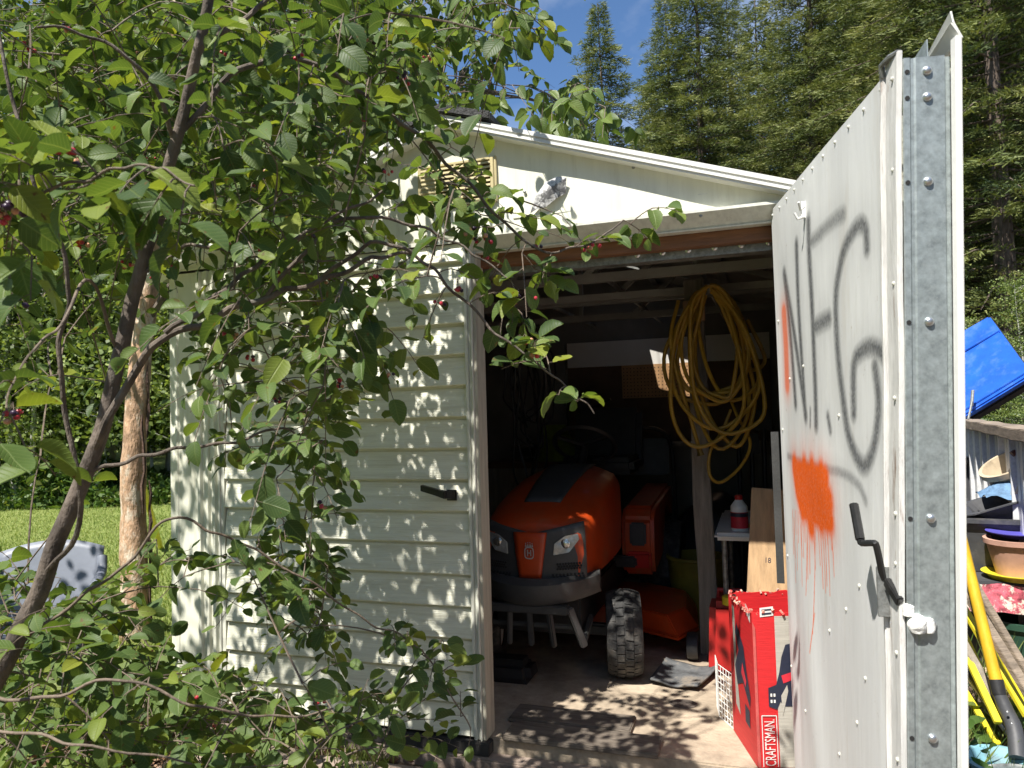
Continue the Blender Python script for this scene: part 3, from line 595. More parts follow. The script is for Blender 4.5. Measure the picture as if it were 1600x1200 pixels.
# ------------------------------------------------------------------ hoses and cords
hr = random.Random(5)
b = MB(); top = Vector((.79, 1.0, 1.74))
for k in range(11):
    wdt = hr.uniform(.09, .19); hgt = hr.uniform(.46, .76); cx = hr.uniform(-.05, .07); dy = -.045+.009*k; sk = hr.uniform(-.06, .06)
    pts = []
    for i in range(40):
        t = 2*math.pi*i/39; x = math.sin(t)*wdt*(1-.30*math.cos(t))+cx*(1-math.cos(t))/2; z = -(1-math.cos(t))/2*hgt
        pts.append(top+Vector((x+sk*(1-math.cos(t))/2+.012*math.sin(3*t+k), dy+.012*math.sin(2*t+k*1.3), z+.012+.010*math.sin(5*t+k))))
    b.tube(pts, .0095, 7)
tail = [at(1060, 470, 3.5), at(1048, 530, 3.45), at(1062, 600, 3.45), at(1078, 650, 3.45), at(1092, 700, 3.45)]
b.tube(smooth_path(tail, 8), .0095, 7)
lo = [at(1168, 500, 3.5), at(1195, 560, 3.45), at(1175, 578, 3.45), at(1150, 560, 3.45)]; b.tube(smooth_path(lo, 8), .0095, 7)
lo = [at(1140, 620, 3.5), at(1152, 650, 3.45), at(1172, 690, 3.4), at(1160, 725, 3.4), at(1128, 753, 3.42), at(1109, 742, 3.42), at(1110, 705, 3.45), at(1130, 670, 3.47), at(1142, 640, 3.48)]; b.tube(smooth_path(lo, 8), .0075, 7)
hs = thing('garden_hose', 'coiled yellow hose hanging in loops on the wooden post', 'hose', tuple(top))
b.v = [tuple(Vector(v)-top) for v in b.v]; b.build('hose_loops', MT['hose'], hs, smooth=True)
e0 = Vector(tail[-1])-top; e1 = e0+Vector((.008, 0, -.035)); b = MB(); b.tube([e0, e0.lerp(e1, .5), e1], [.013, .013, .017], 8); b.build('connector', MT['brass'], hs, smooth=True)

b = MB(); t2 = Vector((-.30, 1.6, 1.60))
for k in range(9):
    wdt = hr.uniform(.06, .14); hgt = hr.uniform(.45, .95); cx = hr.uniform(-.05, .05)
    pts = [Vector((math.sin(t)*wdt+cx+.02*math.sin(4*t+k), .03*math.sin(t*2+k), -(1-math.cos(t))/2*hgt+.02*math.sin(5*t+k))) for t in [2*math.pi*i/30 for i in range(31)]]
    b.tube(pts, .006, 6)
b.tube([(0, 0, -.01), (0, 0, .185)], .004, 6)
tag(b.build('cable_coil', MT['black'], smooth=True, loc=t2), 'tangled dark cable coil hanging from the roof behind closed door', 'cable')

# ------------------------------------------------------------------ riding mower, facing the doorway
mw = thing('riding_mower', 'orange riding lawn mower with dark grey bumper parked inside the shed', 'mower', (.05, .77, 0))
def hood_sec(y, wb, z0, zs, wt, zt):
    """half profile mirrored: bottom edge, flat side, rounded shoulder, crowned top"""
    h = [(wb*.97, z0), (wb, z0+(zs-z0)*.5), (wb*.985, zs-.03), (wb*.94, zs+.005), (wb*.86, zs+(zt-zs)*.45), (wt*1.08, zs+(zt-zs)*.82), (wt*.8, zt), (wt*.4, zt+.008)]
    return [Vector((x, y, z)) for x, z in h]+[Vector((0, y, zt+.010))]+[Vector((-x, y, z)) for x, z in reversed(h)]
secs = [hood_sec(*q) for q in ((-.300, .205, .50, .645, .15, .690), (-.290, .222, .50, .665, .16, .708), (-.22, .242, .49, .705, .168, .745), (-.08, .252, .48, .750, .168, .795), (.10, .255, .48, .79, .16, .845), (.30, .252, .48, .82, .148, .885), (.46, .245, .48, .83, .135, .905), (.53, .235, .48, .82, .12, .895))]
b = MB(); b.loft(secs, closed=True); hood = b.build('hood', MT['orange'], mw, smooth=True)
def on_hood(u, x):                                    # point just above the crowned top
    y = -.30+u*.83; ys_ = [s[0].y for s in secs]; zt = np.interp(y, ys_, [s[8].z for s in secs]); return Vector((x, y, zt+.004-.28*abs(x)**2))
b = MB(); b.grid(lambda u, v: on_hood(.20+.77*v, (-1+2*u)*(.085+.035*v)), 8, 10); o = b.build('hood_inset', MT['greyplastic'], hood, smooth=True); md = o.modifiers.new('t', 'SOLIDIFY'); md.thickness = .006
# front cowl: dark grey mask with lamps, grille and the orange nose
def front(x, z):                                     # bowed front surface
    return -.335+.9*x*x+.10*max(0, z-.58)**1.0
def fpanel(poly, th=.02, off=0.0):
    return [Vector((x, front(x, z)+off, z)) for x, z in poly]
b = MB()
def mask(u, v):
    z = .44+.285*v; wdt = .243-.02*v*v-.012*(1-v); x = (-1+2*u)*wdt; zz = z+(.0-.05*(1-abs(2*u-1)))*v*v
    return Vector((x, front(x, zz), zz))
b.grid(mask, 30, 12); cowl = b.build('front_cowl', MT['greyplastic'], mw, smooth=True); md = cowl.modifiers.new('t', 'SOLIDIFY'); md.thickness = .03; md.offset = -1
def front_strip(poly_left, poly_right, n, off):
    b = MB(); rows = []
    for i in range(n+1):
        t = i/n; l = Vector(poly_left[0]).lerp(Vector(poly_left[1]), t); r_ = Vector(poly_right[0]).lerp(Vector(poly_right[1]), t); row = []
        for k in range(7):
            q = l.lerp(r_, k/6); row.append(Vector((q.x, front(q.x, q.y)+off, q.y)))
        rows.append(row)
    b.add([p for r_ in rows for p in r_], [(i*7+k, i*7+k+1, (i+1)*7+k+1, (i+1)*7+k) for i in range(n) for k in range(6)]); return b
o = front_strip(((-.047, .488, 0), (-.074, .682, 0)), ((.047, .488, 0), (.074, .682, 0)), 8, -.014).build('nose', MT['orange'], cowl, smooth=True); md = o.modifiers.new('t', 'SOLIDIFY'); md.thickness = .014; md.offset = -1
nose = o
# crowned H badge
bd = MB(); yb_ = front(0, .60)-.0175; cz = .598; ring = []
for rr in (1.0, .80):
    ring.append([Vector((rr*.021*math.copysign(abs(math.cos(t))**.6, math.cos(t)), yb_, cz+rr*.026*math.copysign(abs(math.sin(t))**.6, math.sin(t)))) for t in [2*math.pi*i/28 for i in range(28)]])
bd.add(ring[0]+ring[1], [(i, (i+1) % 28, 28+(i+1) % 28, 28+i) for i in range(28)])
for c, d in (((-.007, cz), (.0045, .026)), ((.007, cz), (.0045, .026)), ((0, cz), (.012, .0045))): bd.box((c[0], yb_, c[1]), (d[0], .0015, d[1]))
for x, hgt in ((-.014, .012), (-.005, .015), (.005, .015), (.014, .012)): bd.add([(x-.0045, yb_, cz+.026), (x+.0045, yb_, cz+.026), (x, yb_, cz+.026+hgt)], [(0, 1, 2)]); bd.lathe([(.0001, -.0026), (.0026, 0), (.0001, .0026)], 8, c=(x, yb_, cz+.028+hgt))
bd.build('badge', MT['silver'], nose, fix=False)
lens = M('lamp_lens', (.45, .46, .43), .06, .2, 22, .6, 18, spec=.8, metal=.35)
for sg in (-1, 1):
    poly = [(.100, .588), (.165, .600), (.205, .652), (.200, .676), (.150, .668), (.104, .636)]
    p = fpanel([(sg*x, z) for x, z in poly], off=-.004); b = MB(); b.prism(p, (0, -.007, 0)); o = b.build('headlight', lens, cowl, bevel=.002)
    b = MB(); b.lathe([(.001, -.004), (.016, -.003), (.020, .002), (.012, .006)], 14, c=(sg*.150, front(.15, .636)-.0105, .636), rot=(R(90), 0, 0)); b.build('reflector', MT['chrome'], o, smooth=True)
    for zz, x0, x1 in ((.542, .115, .205), (.498, .095, .215)):
        b = MB(); n = 9
        for i in range(n):
            for j in range(3):
                x = sg*(x0+(x1-x0)*i/(n-1)); z = zz+.010*(j-1)+.05*(abs(x)-.16); b.box((x+sg*.005*(j % 2), front(x, z)-.001, z), (.0085, .006, .0075), rot=(0, R(45), 0))
        b.build('grille_slot', MT['hole'], cowl)
# bumper
b = MB(); secs = []
for i in range(25):
    t = -1+2*i/24; x = t*.275; y = -.40+.16*abs(t)**2.4+.02*t*t; hh_ = .052-.010*abs(t)**3; zc = .445+.02*t*t
    secs.append([Vector((x, y, zc-hh_)), Vector((x, y-.018, zc-.025)), Vector((x, y-.016, zc+.03)), Vector((x*.97, y+.02, zc+hh_)), Vector((x*.93, y+.10, zc+hh_*.8)), Vector((x*.93, y+.10, zc-hh_))])
b.loft(secs); b.build('bumper', MT['greyplastic'], mw, smooth=True)
b = MB()
b.bar((-.17, -.37, .375), (.17, -.37, .375), .05, .035); b.bar((-.17, -.37, .385), (-.22, -.33, .22), .03, .03); b.bar((.17, -.37, .385), (.22, -.33, .22), .03, .03)
for x in (-.085, -.0, .085): b.bar((x, -.372, .37), (x*1.15, -.35, .215), .022, .024)
b.bar((.215, -.33, .225), (.20, -.10, .28), .022, .03); b.bar((-.215, -.33, .225), (-.20, -.10, .28), .022, .03); b.bar((-.20, -.345, .30), (.20, -.345, .30), .012, .02)
b.build('brush_guard', MT['greyplastic'], mw, bevel=.005)
b = MB(); b.b2((-.19, -.25, .24), (.19, 1.25, .40)); b.bar((-.30, 0, .20), (.30, 0, .20), .05, .05); b.build('chassis', MT['black'], mw, bevel=.01)
# wheels
def tyre(rad, wd, nlug):
    prof = [(rad*.55, -wd*.42), (rad*.78, -wd*.5), (rad*.92, -wd*.48), (rad*.965, -wd*.36), (rad*.985, 0), (rad*.965, wd*.36), (rad*.92, wd*.48), (rad*.78, wd*.5), (rad*.55, wd*.42)]
    b = MB(); b.lathe(prof, 40, rot=(0, R(90), 0), cap=False)
    t = MB()
    for i in range(nlug):
        for j, (u0, u1) in enumerate(((-.44, -.24), (-.22, -.02), (.02, .22), (.24, .44))):
            an = 2*math.pi*(i+.5*(j % 2))/nlug; da = 2*math.pi/nlug*.39
            q = []
            for rr in (.955, 1.012):
                for uu, aa in ((u0, -da+.10*(j % 2)*da), (u1, -da+.3*da*(1-(j % 2))), (u1, da+.3*da*(1-(j % 2))), (u0, da+.10*(j % 2)*da)):
                    r_ = rad*rr*(1-.10*abs(uu/.5)**3); x = uu*wd; q.append(Vector((x, r_*math.cos(an+aa), r_*math.sin(an+aa))))
            t.hexa(q)
    return b.mesh('tyre', True), t.mesh('tread')
tm, tr_ = tyre(.188, .158, 30); tm2, tr2 = tyre(.26, .24, 24)
rimm = MB(); rimm.lathe([(.105, -.06), (.10, -.02), (.05, -.035), (.03, -.05), (.03, .05), (.05, .035), (.10, .02), (.105, .06)], 24, rot=(0, R(90), 0)); rme = rimm.mesh('rim', True)
for sx in (-1, 1):
    wo_ = link('front_wheel', tm, MT['rubber'], mw, (sx*.325, 0, .190)); wo_.rotation_euler = (0, 0, R(12))
    link('tread', tr_, MT['rubber'], wo_)['kind'] = 'stuff'; link('rim', rme, MT['white'], wo_)
    wo_ = link('rear_wheel', tm2, MT['rubber'], mw, (sx*.36, 1.22, .263)); link('tread', tr2, MT['rubber'], wo_)['kind'] = 'stuff'; link('rim', rme, MT['white'], wo_)
# foot well, fenders, deck
b = MB(); b.b2((-.30, .56, .36), (.30, .96, .42)); b.build('footrest', MT['black'], mw, bevel=.01)
for sx in (-1, 1):
    b = MB(); pts = [(.62, .31), (.58, .39), (.60, .61), (.66, .67), (1.45, .72), (1.52, .62), (1.46, .50), (1.30, .58), (1.12, .58), (.96, .36)]
    b.prism([Vector((sx*.22, y, z)) for y, z in pts], (sx*.17, 0, 0)); fo = b.build('fender', MT['orange'], mw, bevel=.02, smooth=True)
    b = MB(); b.box((sx*.31, .576, .535), (.085, .03, .12), rot=(R(-5), 0, 0)); b.build('vent_cover', MT['black'], fo, bevel=.01)
    b = MB(); b.box((sx*.31, .600, .40), (.13, .05, .09), rot=(R(12), 0, 0)); b.build('step_light', MT['redplastic'], fo, bevel=.012)
b = MB(); dp = [(-.56, .45), (-.42, .34), (.36, .32), (.54, .22), (.62, .40), (.58, .80), (.35, .95), (-.40, .95), (-.58, .75)]
b.prism([Vector((x, y, .10)) for x, y in dp], (0, 0, .02)); top_ = [Vector((x*.9, .5+(y-.5)*.88, .21)) for x, y in dp]; b.loft([[Vector((x, y, .121)) for x, y in dp], top_]); b.build('mower_deck', MT['orange'], mw, bevel=.006)
b = MB(); b.lathe([(.06, -.025), (.065, 0), (.06, .025)], 18, c=(.60, .28, .066), rot=(0, R(90), 0)); b.build('gauge_wheel', MT['black'], mw, smooth=True)
# steering, seat
b = MB(); b.tube([(0, .55, .80), (0, .72, .98)], .025, 10); rr = []
b.lathe([(.17, -.012), (.185, 0), (.17, .012), (.155, 0), (.17, -.012)], 28, c=(0, .74, 1.0), rot=(R(-38), 0, 0), cap=False)
for an in (90, 210, 330): b.tube([(0, .74, 1.0), Euler((R(-38), 0, 0)).to_matrix() @ Vector((.17*math.cos(R(an)), .17*math.sin(R(an)), 0))+Vector((0, .74, 1.0))], .012, 6)
b.build('steering_wheel', MT['black'], mw, smooth=True)
b = MB(); b.box((0, 1.20, .86), (.46, .42, .10)); b.build('seat', MT['black'], mw, bevel=.03, smooth=True)
b = MB(); b.box((0, 1.44, 1.02), (.44, .10, .38), rot=(R(-14), 0, 0)); b.build('backrest', MT['black'], mw, bevel=.035, smooth=True)

# ------------------------------------------------------------------ other things on the shed floor
# red carton, open top, saw pictures and lettering
BX = Vector((.940, .030, 0)); e1 = Vector((.28, .075, 0)); e2 = Vector((-.085, .275, 0)); n1 = Vector((e1.y, -e1.x, 0)).normalized(); n2 = Vector((-e2.y, e2.x, 0)).normalized()
bxo = thing('cardboard_box', 'tall open red cardboard box with grey band standing inside the doorway', 'box', tuple(BX)); HBX = .505
def bp(u, v, z, o=0.0, face=1):                        # front face (1): u along e1 ; left face (2): u along e2
    return (e1*u+n1*o if face == 1 else e2*u+n2*o)+Vector((0, 0, z))
b = MB(); th = .006
for a, c in ((Vector(), e1), (e1, e1+e2), (e1+e2, e2), (e2, Vector())):
    d = (c-a).normalized(); nn = Vector((-d.y, d.x, 0))*th; secs = []
    n = 14
    for i in range(n+1):
        p = a.lerp(c, i/n); zt = HBX+random.uniform(-.006, .004)
        secs.append([p+Vector((0, 0, .002)), p+nn+Vector((0, 0, .002)), p+nn+Vector((0, 0, zt)), p+Vector((0, 0, zt))])
    b.loft(secs)
b.build('carton', MT['redcard'], bxo)
b = MB(); b.add([Vector((0, 0, .004))+v for v in (Vector(), e1, e1+e2, e2)], [(0, 1, 2, 3)]); b.build('carton_floor', MT['card'], bxo)
def decal(name, pts, mat, face=1, o=.0016):
    b = MB(); b.add([bp(u, 0, z, o, face) for u, z in pts], [tuple(range(len(pts)))]); return b.build(name, mat, bxo)
decal('grey_band', [(.25, .003), (1.0, .003), (1.0, HBX-.012), (.25, HBX-.012)], MT['greyprint'], 1, .0012)
decal('saw_print', [(.15, .20), (.24, .19), (.28, .215), (.33, .20), (.70, .20), (.70, .42), (.36, .40), (.31, .36), (.28, .31), (.24, .27), (.15, .26)], MT['darkprint'], 1, .0024)
decal('saw_stripe', [(.30, .30), (.45, .315), (.46, .29), (.32, .275)], MT['redprint'], 1, .0034)
decal('saw_handle_gap', [(.29, .235), (.36, .27), (.37, .25), (.30, .170)], MT['greyprint'], 1, .0034)
for k in range(2):
    for j in range(2): decal('print_mark', [(.17+.035*k, .212+.02*j), (.19+.035*k, .212+.02*j), (.19+.035*k, .222+.02*j), (.17+.035*k, .222+.02*j)], MT['whiteprint'], 1, .0034)
decal('corner_tape', [(-.0, .003), (.035, .003), (.03, HBX-.05), (.0, HBX-.03)], M('shiny_tape', (.50, .10, .09), .2, .15, 12, .1, 30), 1, .0030)
decal('flag_print', [(.09, .49), (.24, .495), (.24, .525), (.09, .52)], MT['whiteprint'], 1, .0018)
decal('flag_bar', [(.11, .497), (.22, .500), (.22, .506), (.11, .503)], MT['darkprint'], 1, .0028); decal('flag_bar', [(.11, .510), (.22, .513), (.22, .518), (.11, .515)], MT['darkprint'], 1, .0028)
decal('saw_print', [(.30, .29), (.38, .36), (.66, .42), (.72, .38), (.60, .33), (.78, .26), (.70, .20), (.45, .23), (.20, .17), (.16, .21)], MT['darkprint'], 2, .0016)
decal('saw_stripe', [(.30, .25), (.44, .30), (.50, .26), (.34, .225)], MT['redprint'], 2, .0026); decal('grey_streak', [(.62, .10), (.80, .12), (.84, .47), (.74, .47), (.70, .22)], MT['greyprint'], 2, .0012)
decal('fine_print', [(.22, .10), (.40, .105), (.40, .165), (.22, .16)], MT['darkprint'], 2, .0018)
decal('logo_print', [(.06, .465), (.22, .49), (.22, .52), (.06, .50)], MT['whiteprint'], 2, .0016)
def text_mesh(s, size):
    c = bpy.data.curves.new('t', 'FONT'); c.body = s; c.size = size; c.extrude = 0; c.align_x = 'LEFT'; o = bpy.data.objects.new('t', c); col.objects.link(o)
    dg = bpy.context.evaluated_depsgraph_get(); me = bpy.data.meshes.new_from_object(o.evaluated_get(dg)); bpy.data.objects.remove(o); return me
tmesh = text_mesh('CRAFTSMAN.', .052)
mt_ = Matrix((e1.normalized(), Vector((0, 0, 1)), n1)).transposed()
tx = max(v.co.x for v in tmesh.vertices); ssc = .150/tx
for v in tmesh.vertices:                              # word runs up the face
    q = v.co; v.co = bp(0, 0, .008+q.x*ssc, .0024)+e1.normalized()*(.059-q.y*ssc*1.9)
link('lettering', tmesh, MT['whiteprint'], bxo)
b = MB()
for p, q in (((.019, .006), (.019, .170)), ((.066, .006), (.066, .170))): b.bar(e1.normalized()*p[0]+n1*.0024+Vector((0, 0, p[1])), e1.normalized()*q[0]+n1*.0024+Vector((0, 0, q[1])), .0025, .0008, up=n1)
b.bar(e1.normalized()*.019+n1*.0024+Vector((0, 0, .170)), e1.normalized()*.066+n1*.0024+Vector((0, 0, .170)), .0025, .0008, up=n1)
b.build('lettering_frame', MT['whiteprint'], bxo)
b = MB()                                             # torn rims
for a, c, k in ((Vector(), e2, 16), (e2, e2+e1, 14), (Vector(), e1, 10)):
    for i in range(k):
        p = a.lerp(c, (i+.5)/k)+Vector((random.uniform(-.004, .004), random.uniform(-.004, .004), HBX+random.uniform(-.012, .006))); b.box(p, (random.uniform(.008, .022), random.uniform(.004, .008), random.uniform(.006, .013)), rot=(random.uniform(-.5, .5), random.uniform(-.5, .5), random.uniform(0, 3)))
b.build('torn_rim', M('torn_card', (.60, .42, .33), .8, .25, 30, .3, 40, dirt=(.55, .06, .05), ds=22, dlo=.45, dhi=.55), bxo)
# wire basket
b = MB(); o = Vector((.80, .42, 0))
for zz in [i*.022 for i in range(10)]: b.tube([o+Vector((0, 0, zz)), o+Vector((.055, -.10, zz))], .0018, 5); b.tube([o+Vector((0, 0, zz)), o+Vector((-.015, .10, zz))], .0018, 5)
for i in range(6): p = o+Vector((.055, -.10, 0))*(i/5); b.tube([p, p+Vector((0, 0, .20))], .0018, 5)
for i in range(6): p = o+Vector((-.015, .10, 0))*(i/5); b.tube([p, p+Vector((0, 0, .20))], .0018, 5)
b.v = [tuple(Vector(v)-o) for v in b.v]
tag(b.build('wire_basket', MT['white'], loc=o), 'white wire basket squeezed beside the red cardboard box', 'basket')
# gas can
gc = thing('fuel_can', 'red plastic fuel can between the wooden post and red box', 'fuel can', (.83, .98, 0))
b = MB(); b.box((0, 0, .16), (.20, .26, .32), taper=.86); b.build('can_body', MT['redplastic'], gc, bevel=.03, smooth=True)
b = MB(); b.tube([(-.05, 0, .31), (-.05, 0, .35), (.05, 0, .35), (.05, 0, .31)], .012, 8); b.build('can_handle', MT['redplastic'], gc, smooth=True)
b = MB(); b.lathe([(.03, .31), (.03, .345), (.02, .35)], 14, c=(.0, -.09, 0)); b.build('can_cap', MT['lemon'], gc, smooth=True)
# rubber mat lying bent
def matf(u, v):
    a, bq, c, d = Vector((.50, .675, 0)), Vector((.70, .64, 0)), Vector((.79, .915, 0)), Vector((.535, .935, 0)); p = a.lerp(bq, u).lerp(d.lerp(c, u), v)
    p.z = .010+.028*(2*u-1)**2*(.4+.6*v)+.004*math.sin(u*9+v*5); return p
b = MB(); b.grid(matf, 18, 14); b.v = [tuple(Vector(v)-Vector((.63, .79, 0))) for v in b.v]
o = b.build('rubber_mat', MT['mat'], smooth=True, loc=(.63, .79, 0)); md = o.modifiers.new('t', 'SOLIDIFY'); md.thickness = .008
tag(o, 'worn grey rubber mat lying curled before the mower tyre', 'mat')
b = MB(); b.lathe([(.0, 0), (.045, 0), (.046, .002), (.042, .004), (.0, .0045)], 22); o = b.build('floor_disc', M('disc', (.12, .10, .085), .8, .25, 20, .4, 60), loc=(.655, .505, .0005)); o.scale = (1.2, 1, 1)
tag(o, 'small round dark disc lying on the concrete floor', 'disc')
# threshold boards
for i, (x0, x1, y0, y1, z) in enumerate(((.03, .50, .16, .30, .0), (.06, .62, .0, .145, .0))):
    b = MB(); b.b2((x0, y0, z+.001), (x1, y1, z+.02)); tag(b.build('threshold_board', MT['oldboard'], bevel=.004), ('dark weathered board lying just inside the door opening', 'dark weathered board lying right along the door sill')[i], 'board')
# black boot-like rubber block near the closed door
b = MB(); b.box((0, 0, .05), (.26, .16, .10), taper=.85); tag(b.build('rubber_block', MT['black'], bevel=.03, smooth=True, loc=(-.12, .60, 0)), 'low black rubber block on the floor by the closed door', 'block')
# table with bottle
tb = thing('folding_table', 'white plastic folding table standing behind the wooden post', 'table', (.975, 1.30, 0))
b = MB(); b.box((0, 0, .605), (.40, .80, .035)); b.build('table_top', MT['white'], tb, bevel=.014, smooth=True)
for sx in (-1, 1):
    for sy in (-1, 1): b = MB(); b.tube([(sx*.16, sy*.33, 0), (sx*.16, sy*.33, .59)], .013, 8); b.build('leg', MT['galv_dark'], tb, smooth=True)
bt = thing('bottle', 'small red and white bottle standing on the plastic table', 'bottle', (.885, 1.00, .6225))
b = MB(); b.lathe([(.036, 0), (.038, .004), (.038, .105), (.036, .112), (.017, .138), (.016, .142)], 20); b.build('bottle_body', MT['white'], bt, smooth=True)
b = MB(); b.lathe([(.0388, .012), (.0388, .085)], 20, cap=False); b.build('bottle_label', MT['redprint'], bt, smooth=True)
b = MB(); b.lathe([(.0392, .064), (.0392, .082)], 20, cap=False); b.build('label_band', MT['darkprint'], bt, smooth=True)
b = MB(); b.lathe([(.017, .140), (.017, .158), (.014, .161)], 16); b.build('bottle_cap', MT['redplastic'], bt, smooth=True)
b = MB(); b.lathe([(.055, 0), (.055, .006), (.012, .075), (.010, .10)], 18); tag(b.build('funnel', MT['lemon'], smooth=True, loc=(.975, 1.10, .6225)), 'yellow funnel on the plastic table behind the bottle', 'funnel')
# leaning planks
pa = at(1178, 905, 2.95); 
plk = thing('plank', 'pale pine plank leaning behind the red box', 'plank', (1.03, .62, 0))
b = MB(); b.bar((-.07, -.02, .0), (.0, .10, .84), .165, .038, up=(0, -1, .1)); b.build('board', MT['wood'], plk, bevel=.003)
tmesh = text_mesh('18', .03)
pa_, pb_ = Vector((-.07, -.02, 0)), Vector((.0, .10, .84)); px_ = (pb_-pa_).normalized(); py_ = Vector((0, -1, .1)).cross(px_).normalized(); pz_ = px_.cross(py_)
if pz_.y > 0: pz_ = -pz_
sd_ = pz_.cross(px_).normalized()
if sd_.x < 0: sd_ = -sd_
for v in tmesh.vertices: q = v.co.copy(); v.co = pa_+px_*(.55+q.y)+sd_*(-.02+q.x*.9)+pz_*.0196
link('stamp', tmesh, MT['darkprint'], plk)
b = MB(); b.bar((.02, .03, .0), (.02, .15, .68), .10, .03, up=(0, -1, .1)); tag(b.build('plank', MT['postwood'], bevel=.003, loc=(1.05, .64, 0)), 'darker plank behind the pale leaning pine plank', 'plank')
# dim things at the back
yb = thing('bucket', 'dull yellow bucket on the floor behind the wooden post', 'bucket', (.62, 1.75, 0))
b = MB(); b.lathe([(.13, 0), (.16, .34), (.168, .345), (.165, .36), (.15, .36), (.12, .02)], 26); b.build('pail', M('dull_yellow', (.22, .18, .02), .6, .15, 8, .1, 30), yb, smooth=True)
b = MB(); b.tube([Vector((.165*math.cos(t), .02, .34-.16*math.sin(t))) for t in [math.pi*i/12 for i in range(13)]], .004, 6); b.build('bail', MT['galv_dark'], yb, smooth=True)
cb = thing('storage_cabinet', 'low dark cabinet standing against the back wall', 'cabinet', (-.45, 2.62, 0))
b = MB(); b.box((0, 0, .42), (.9, .42, .84)); b.build('carcass', MT['darkply'], cb, bevel=.005)
for sx in (-1, 1): b = MB(); b.box((sx*.22, -.217, .42), (.42, .012, .76)); b.build('door', MT['postwood'], cb, bevel=.003)
jk = MB()
jk.loft([[Vector((.16*math.cos(t)*(1-.5*(i/6)**2)+.02*math.sin(i), .07*math.sin(t), i/6*.26)) for t in [2*math.pi*k/14 for k in range(14)]] for i in range(7)]); tag(jk.build('safety_vest', M('hi_vis', (.16, .22, .02), .8, .2, 9, .6, 30), smooth=True, loc=(-.40, 2.55, .84)), 'crumpled yellow-green vest heaped on the dark cabinet', 'vest')
dp_ = thing('drill_press', 'black bench drill press standing on the dark cabinet', 'drill', (-.18, 2.62, .84))
b = MB(); b.box((0, 0, .012), (.2, .28, .024)); b.build('base', MT['black'], dp_, bevel=.004)
b = MB(); b.lathe([(.022, .02), (.022, .40)], 14, c=(0, .07, 0)); b.build('column', MT['galv_dark'], dp_, smooth=True)
b = MB(); b.box((0, -.02, .40), (.13, .30, .12)); b.build('head', MT['black'], dp_, bevel=.02); b = MB(); b.tube([(.06, -.08, .38), (.20, -.14, .43)], .008, 6); b.build('feed_lever', MT['black'], dp_)
fc = thing('folding_chair', 'black folding chair standing behind the mower', 'chair', (.25, 2.18, 0), rz=R(8))
b = MB(); b.tube(smooth_path([(-.22, .02, 0), (-.22, .10, .5), (-.21, .16, .93), (-.14, .18, 1.05), (0, .185, 1.07), (.14, .18, 1.05), (.21, .16, .93), (.22, .10, .5), (.22, .02, 0)], 5), .013, 8); b.tube([(-.2, -.30, 0), (-.2, .12, .62)], .012, 8); b.tube([(.2, -.30, 0), (.2, .12, .62)], .012, 8); b.build('frame', MT['black'], fc, smooth=True)
b = MB(); b.box((0, -.07, .46), (.40, .38, .03)); b.build('seat', MT['black'], fc, bevel=.012); b = MB(); b.box((0, .165, .88), (.38, .025, .24), rot=(R(-8), 0, 0)); b.build('backrest', MT['black'], fc, bevel=.012)
tp = MB()
def tarp(u, v):
    x = -.40+.8*u; y = -.28+.56*v; z = .62*max(0, 1-abs(2*u-1)**2.6)*max(0, 1-abs(2*v-1)**3)+.03*math.sin(u*13+v*7)*math.sin(v*9)+.004; return Vector((x, y, max(.002, z)))
tp.grid(tarp, 26, 20); tag(tp.build('tarp_heap', M('black_tarp', (.018, .018, .02), .35, .3, 9, .5, 12), smooth=True, loc=(.70, 2.35, 0)), 'black tarp draped over a heap by the back wall', 'tarp')
for i, (x, y, hh_) in enumerate(((.86, 1.95, 1.0), (.93, 1.98, .92), (1.0, 1.94, 1.06))):
    t_ = thing('long_tool', ('dark long-handled tool nearest the wooden post', 'shortest dark long-handled tool behind the plastic table', 'tallest dark long-handled tool behind the plastic table')[i], 'tool', (x, y, 0), group='tools standing at the back')
    b = MB(); b.tube([(0, 0, .0), (.01, .02, hh_)], .014, 8); b.build('handle', MT['black'], t_, smooth=True); b = MB(); b.box((.01, .02, hh_+.05), (.10, .02, .12), taper=.8); b.build('head', MT['black'], t_, bevel=.006)
for i, x in enumerate((-.6, -.2, .3, .75)):
    b = MB(); zz = 1.8225+.014; b.tube([(x, .78, zz), (x+.03, 2.92, zz+.002)], .013, 8); tag(b.build('pipe', MT['galv_dark'], smooth=True), 'grey pipe stored across the roof trusses', 'pipe', 'pipes on the roof trusses')

# torn paper on the gable
b = MB(); pp = [(-.075, -.06), (-.045, .0), (-.01, .045), (.035, .06), (.07, .05), (.062, -.002), (.03, -.02), (-.01, -.045), (-.05, -.05)]
n = len(pp); b.add([Vector((x, -.003-.016*abs(math.sin(i*1.9)), z)) for i, (x, z) in enumerate(pp)]+[Vector((.01, -.028, .012)), Vector((.0, -.006, -.01))], [(i, (i+1) % n, n) for i in range(n)])
o = b.build('paper_scrap', M('torn_paper', (.62, .62, .62), .8, .15, 18, .6, 30, dirt=(.16, .16, .165), ds=14, dlo=.5, dhi=.56), loc=(.302, -.009, 1.972)); md = o.modifiers.new('t', 'SOLIDIFY'); md.thickness = .0012
tag(o, 'torn grey and white paper scrap stuck on the gable', 'paper')

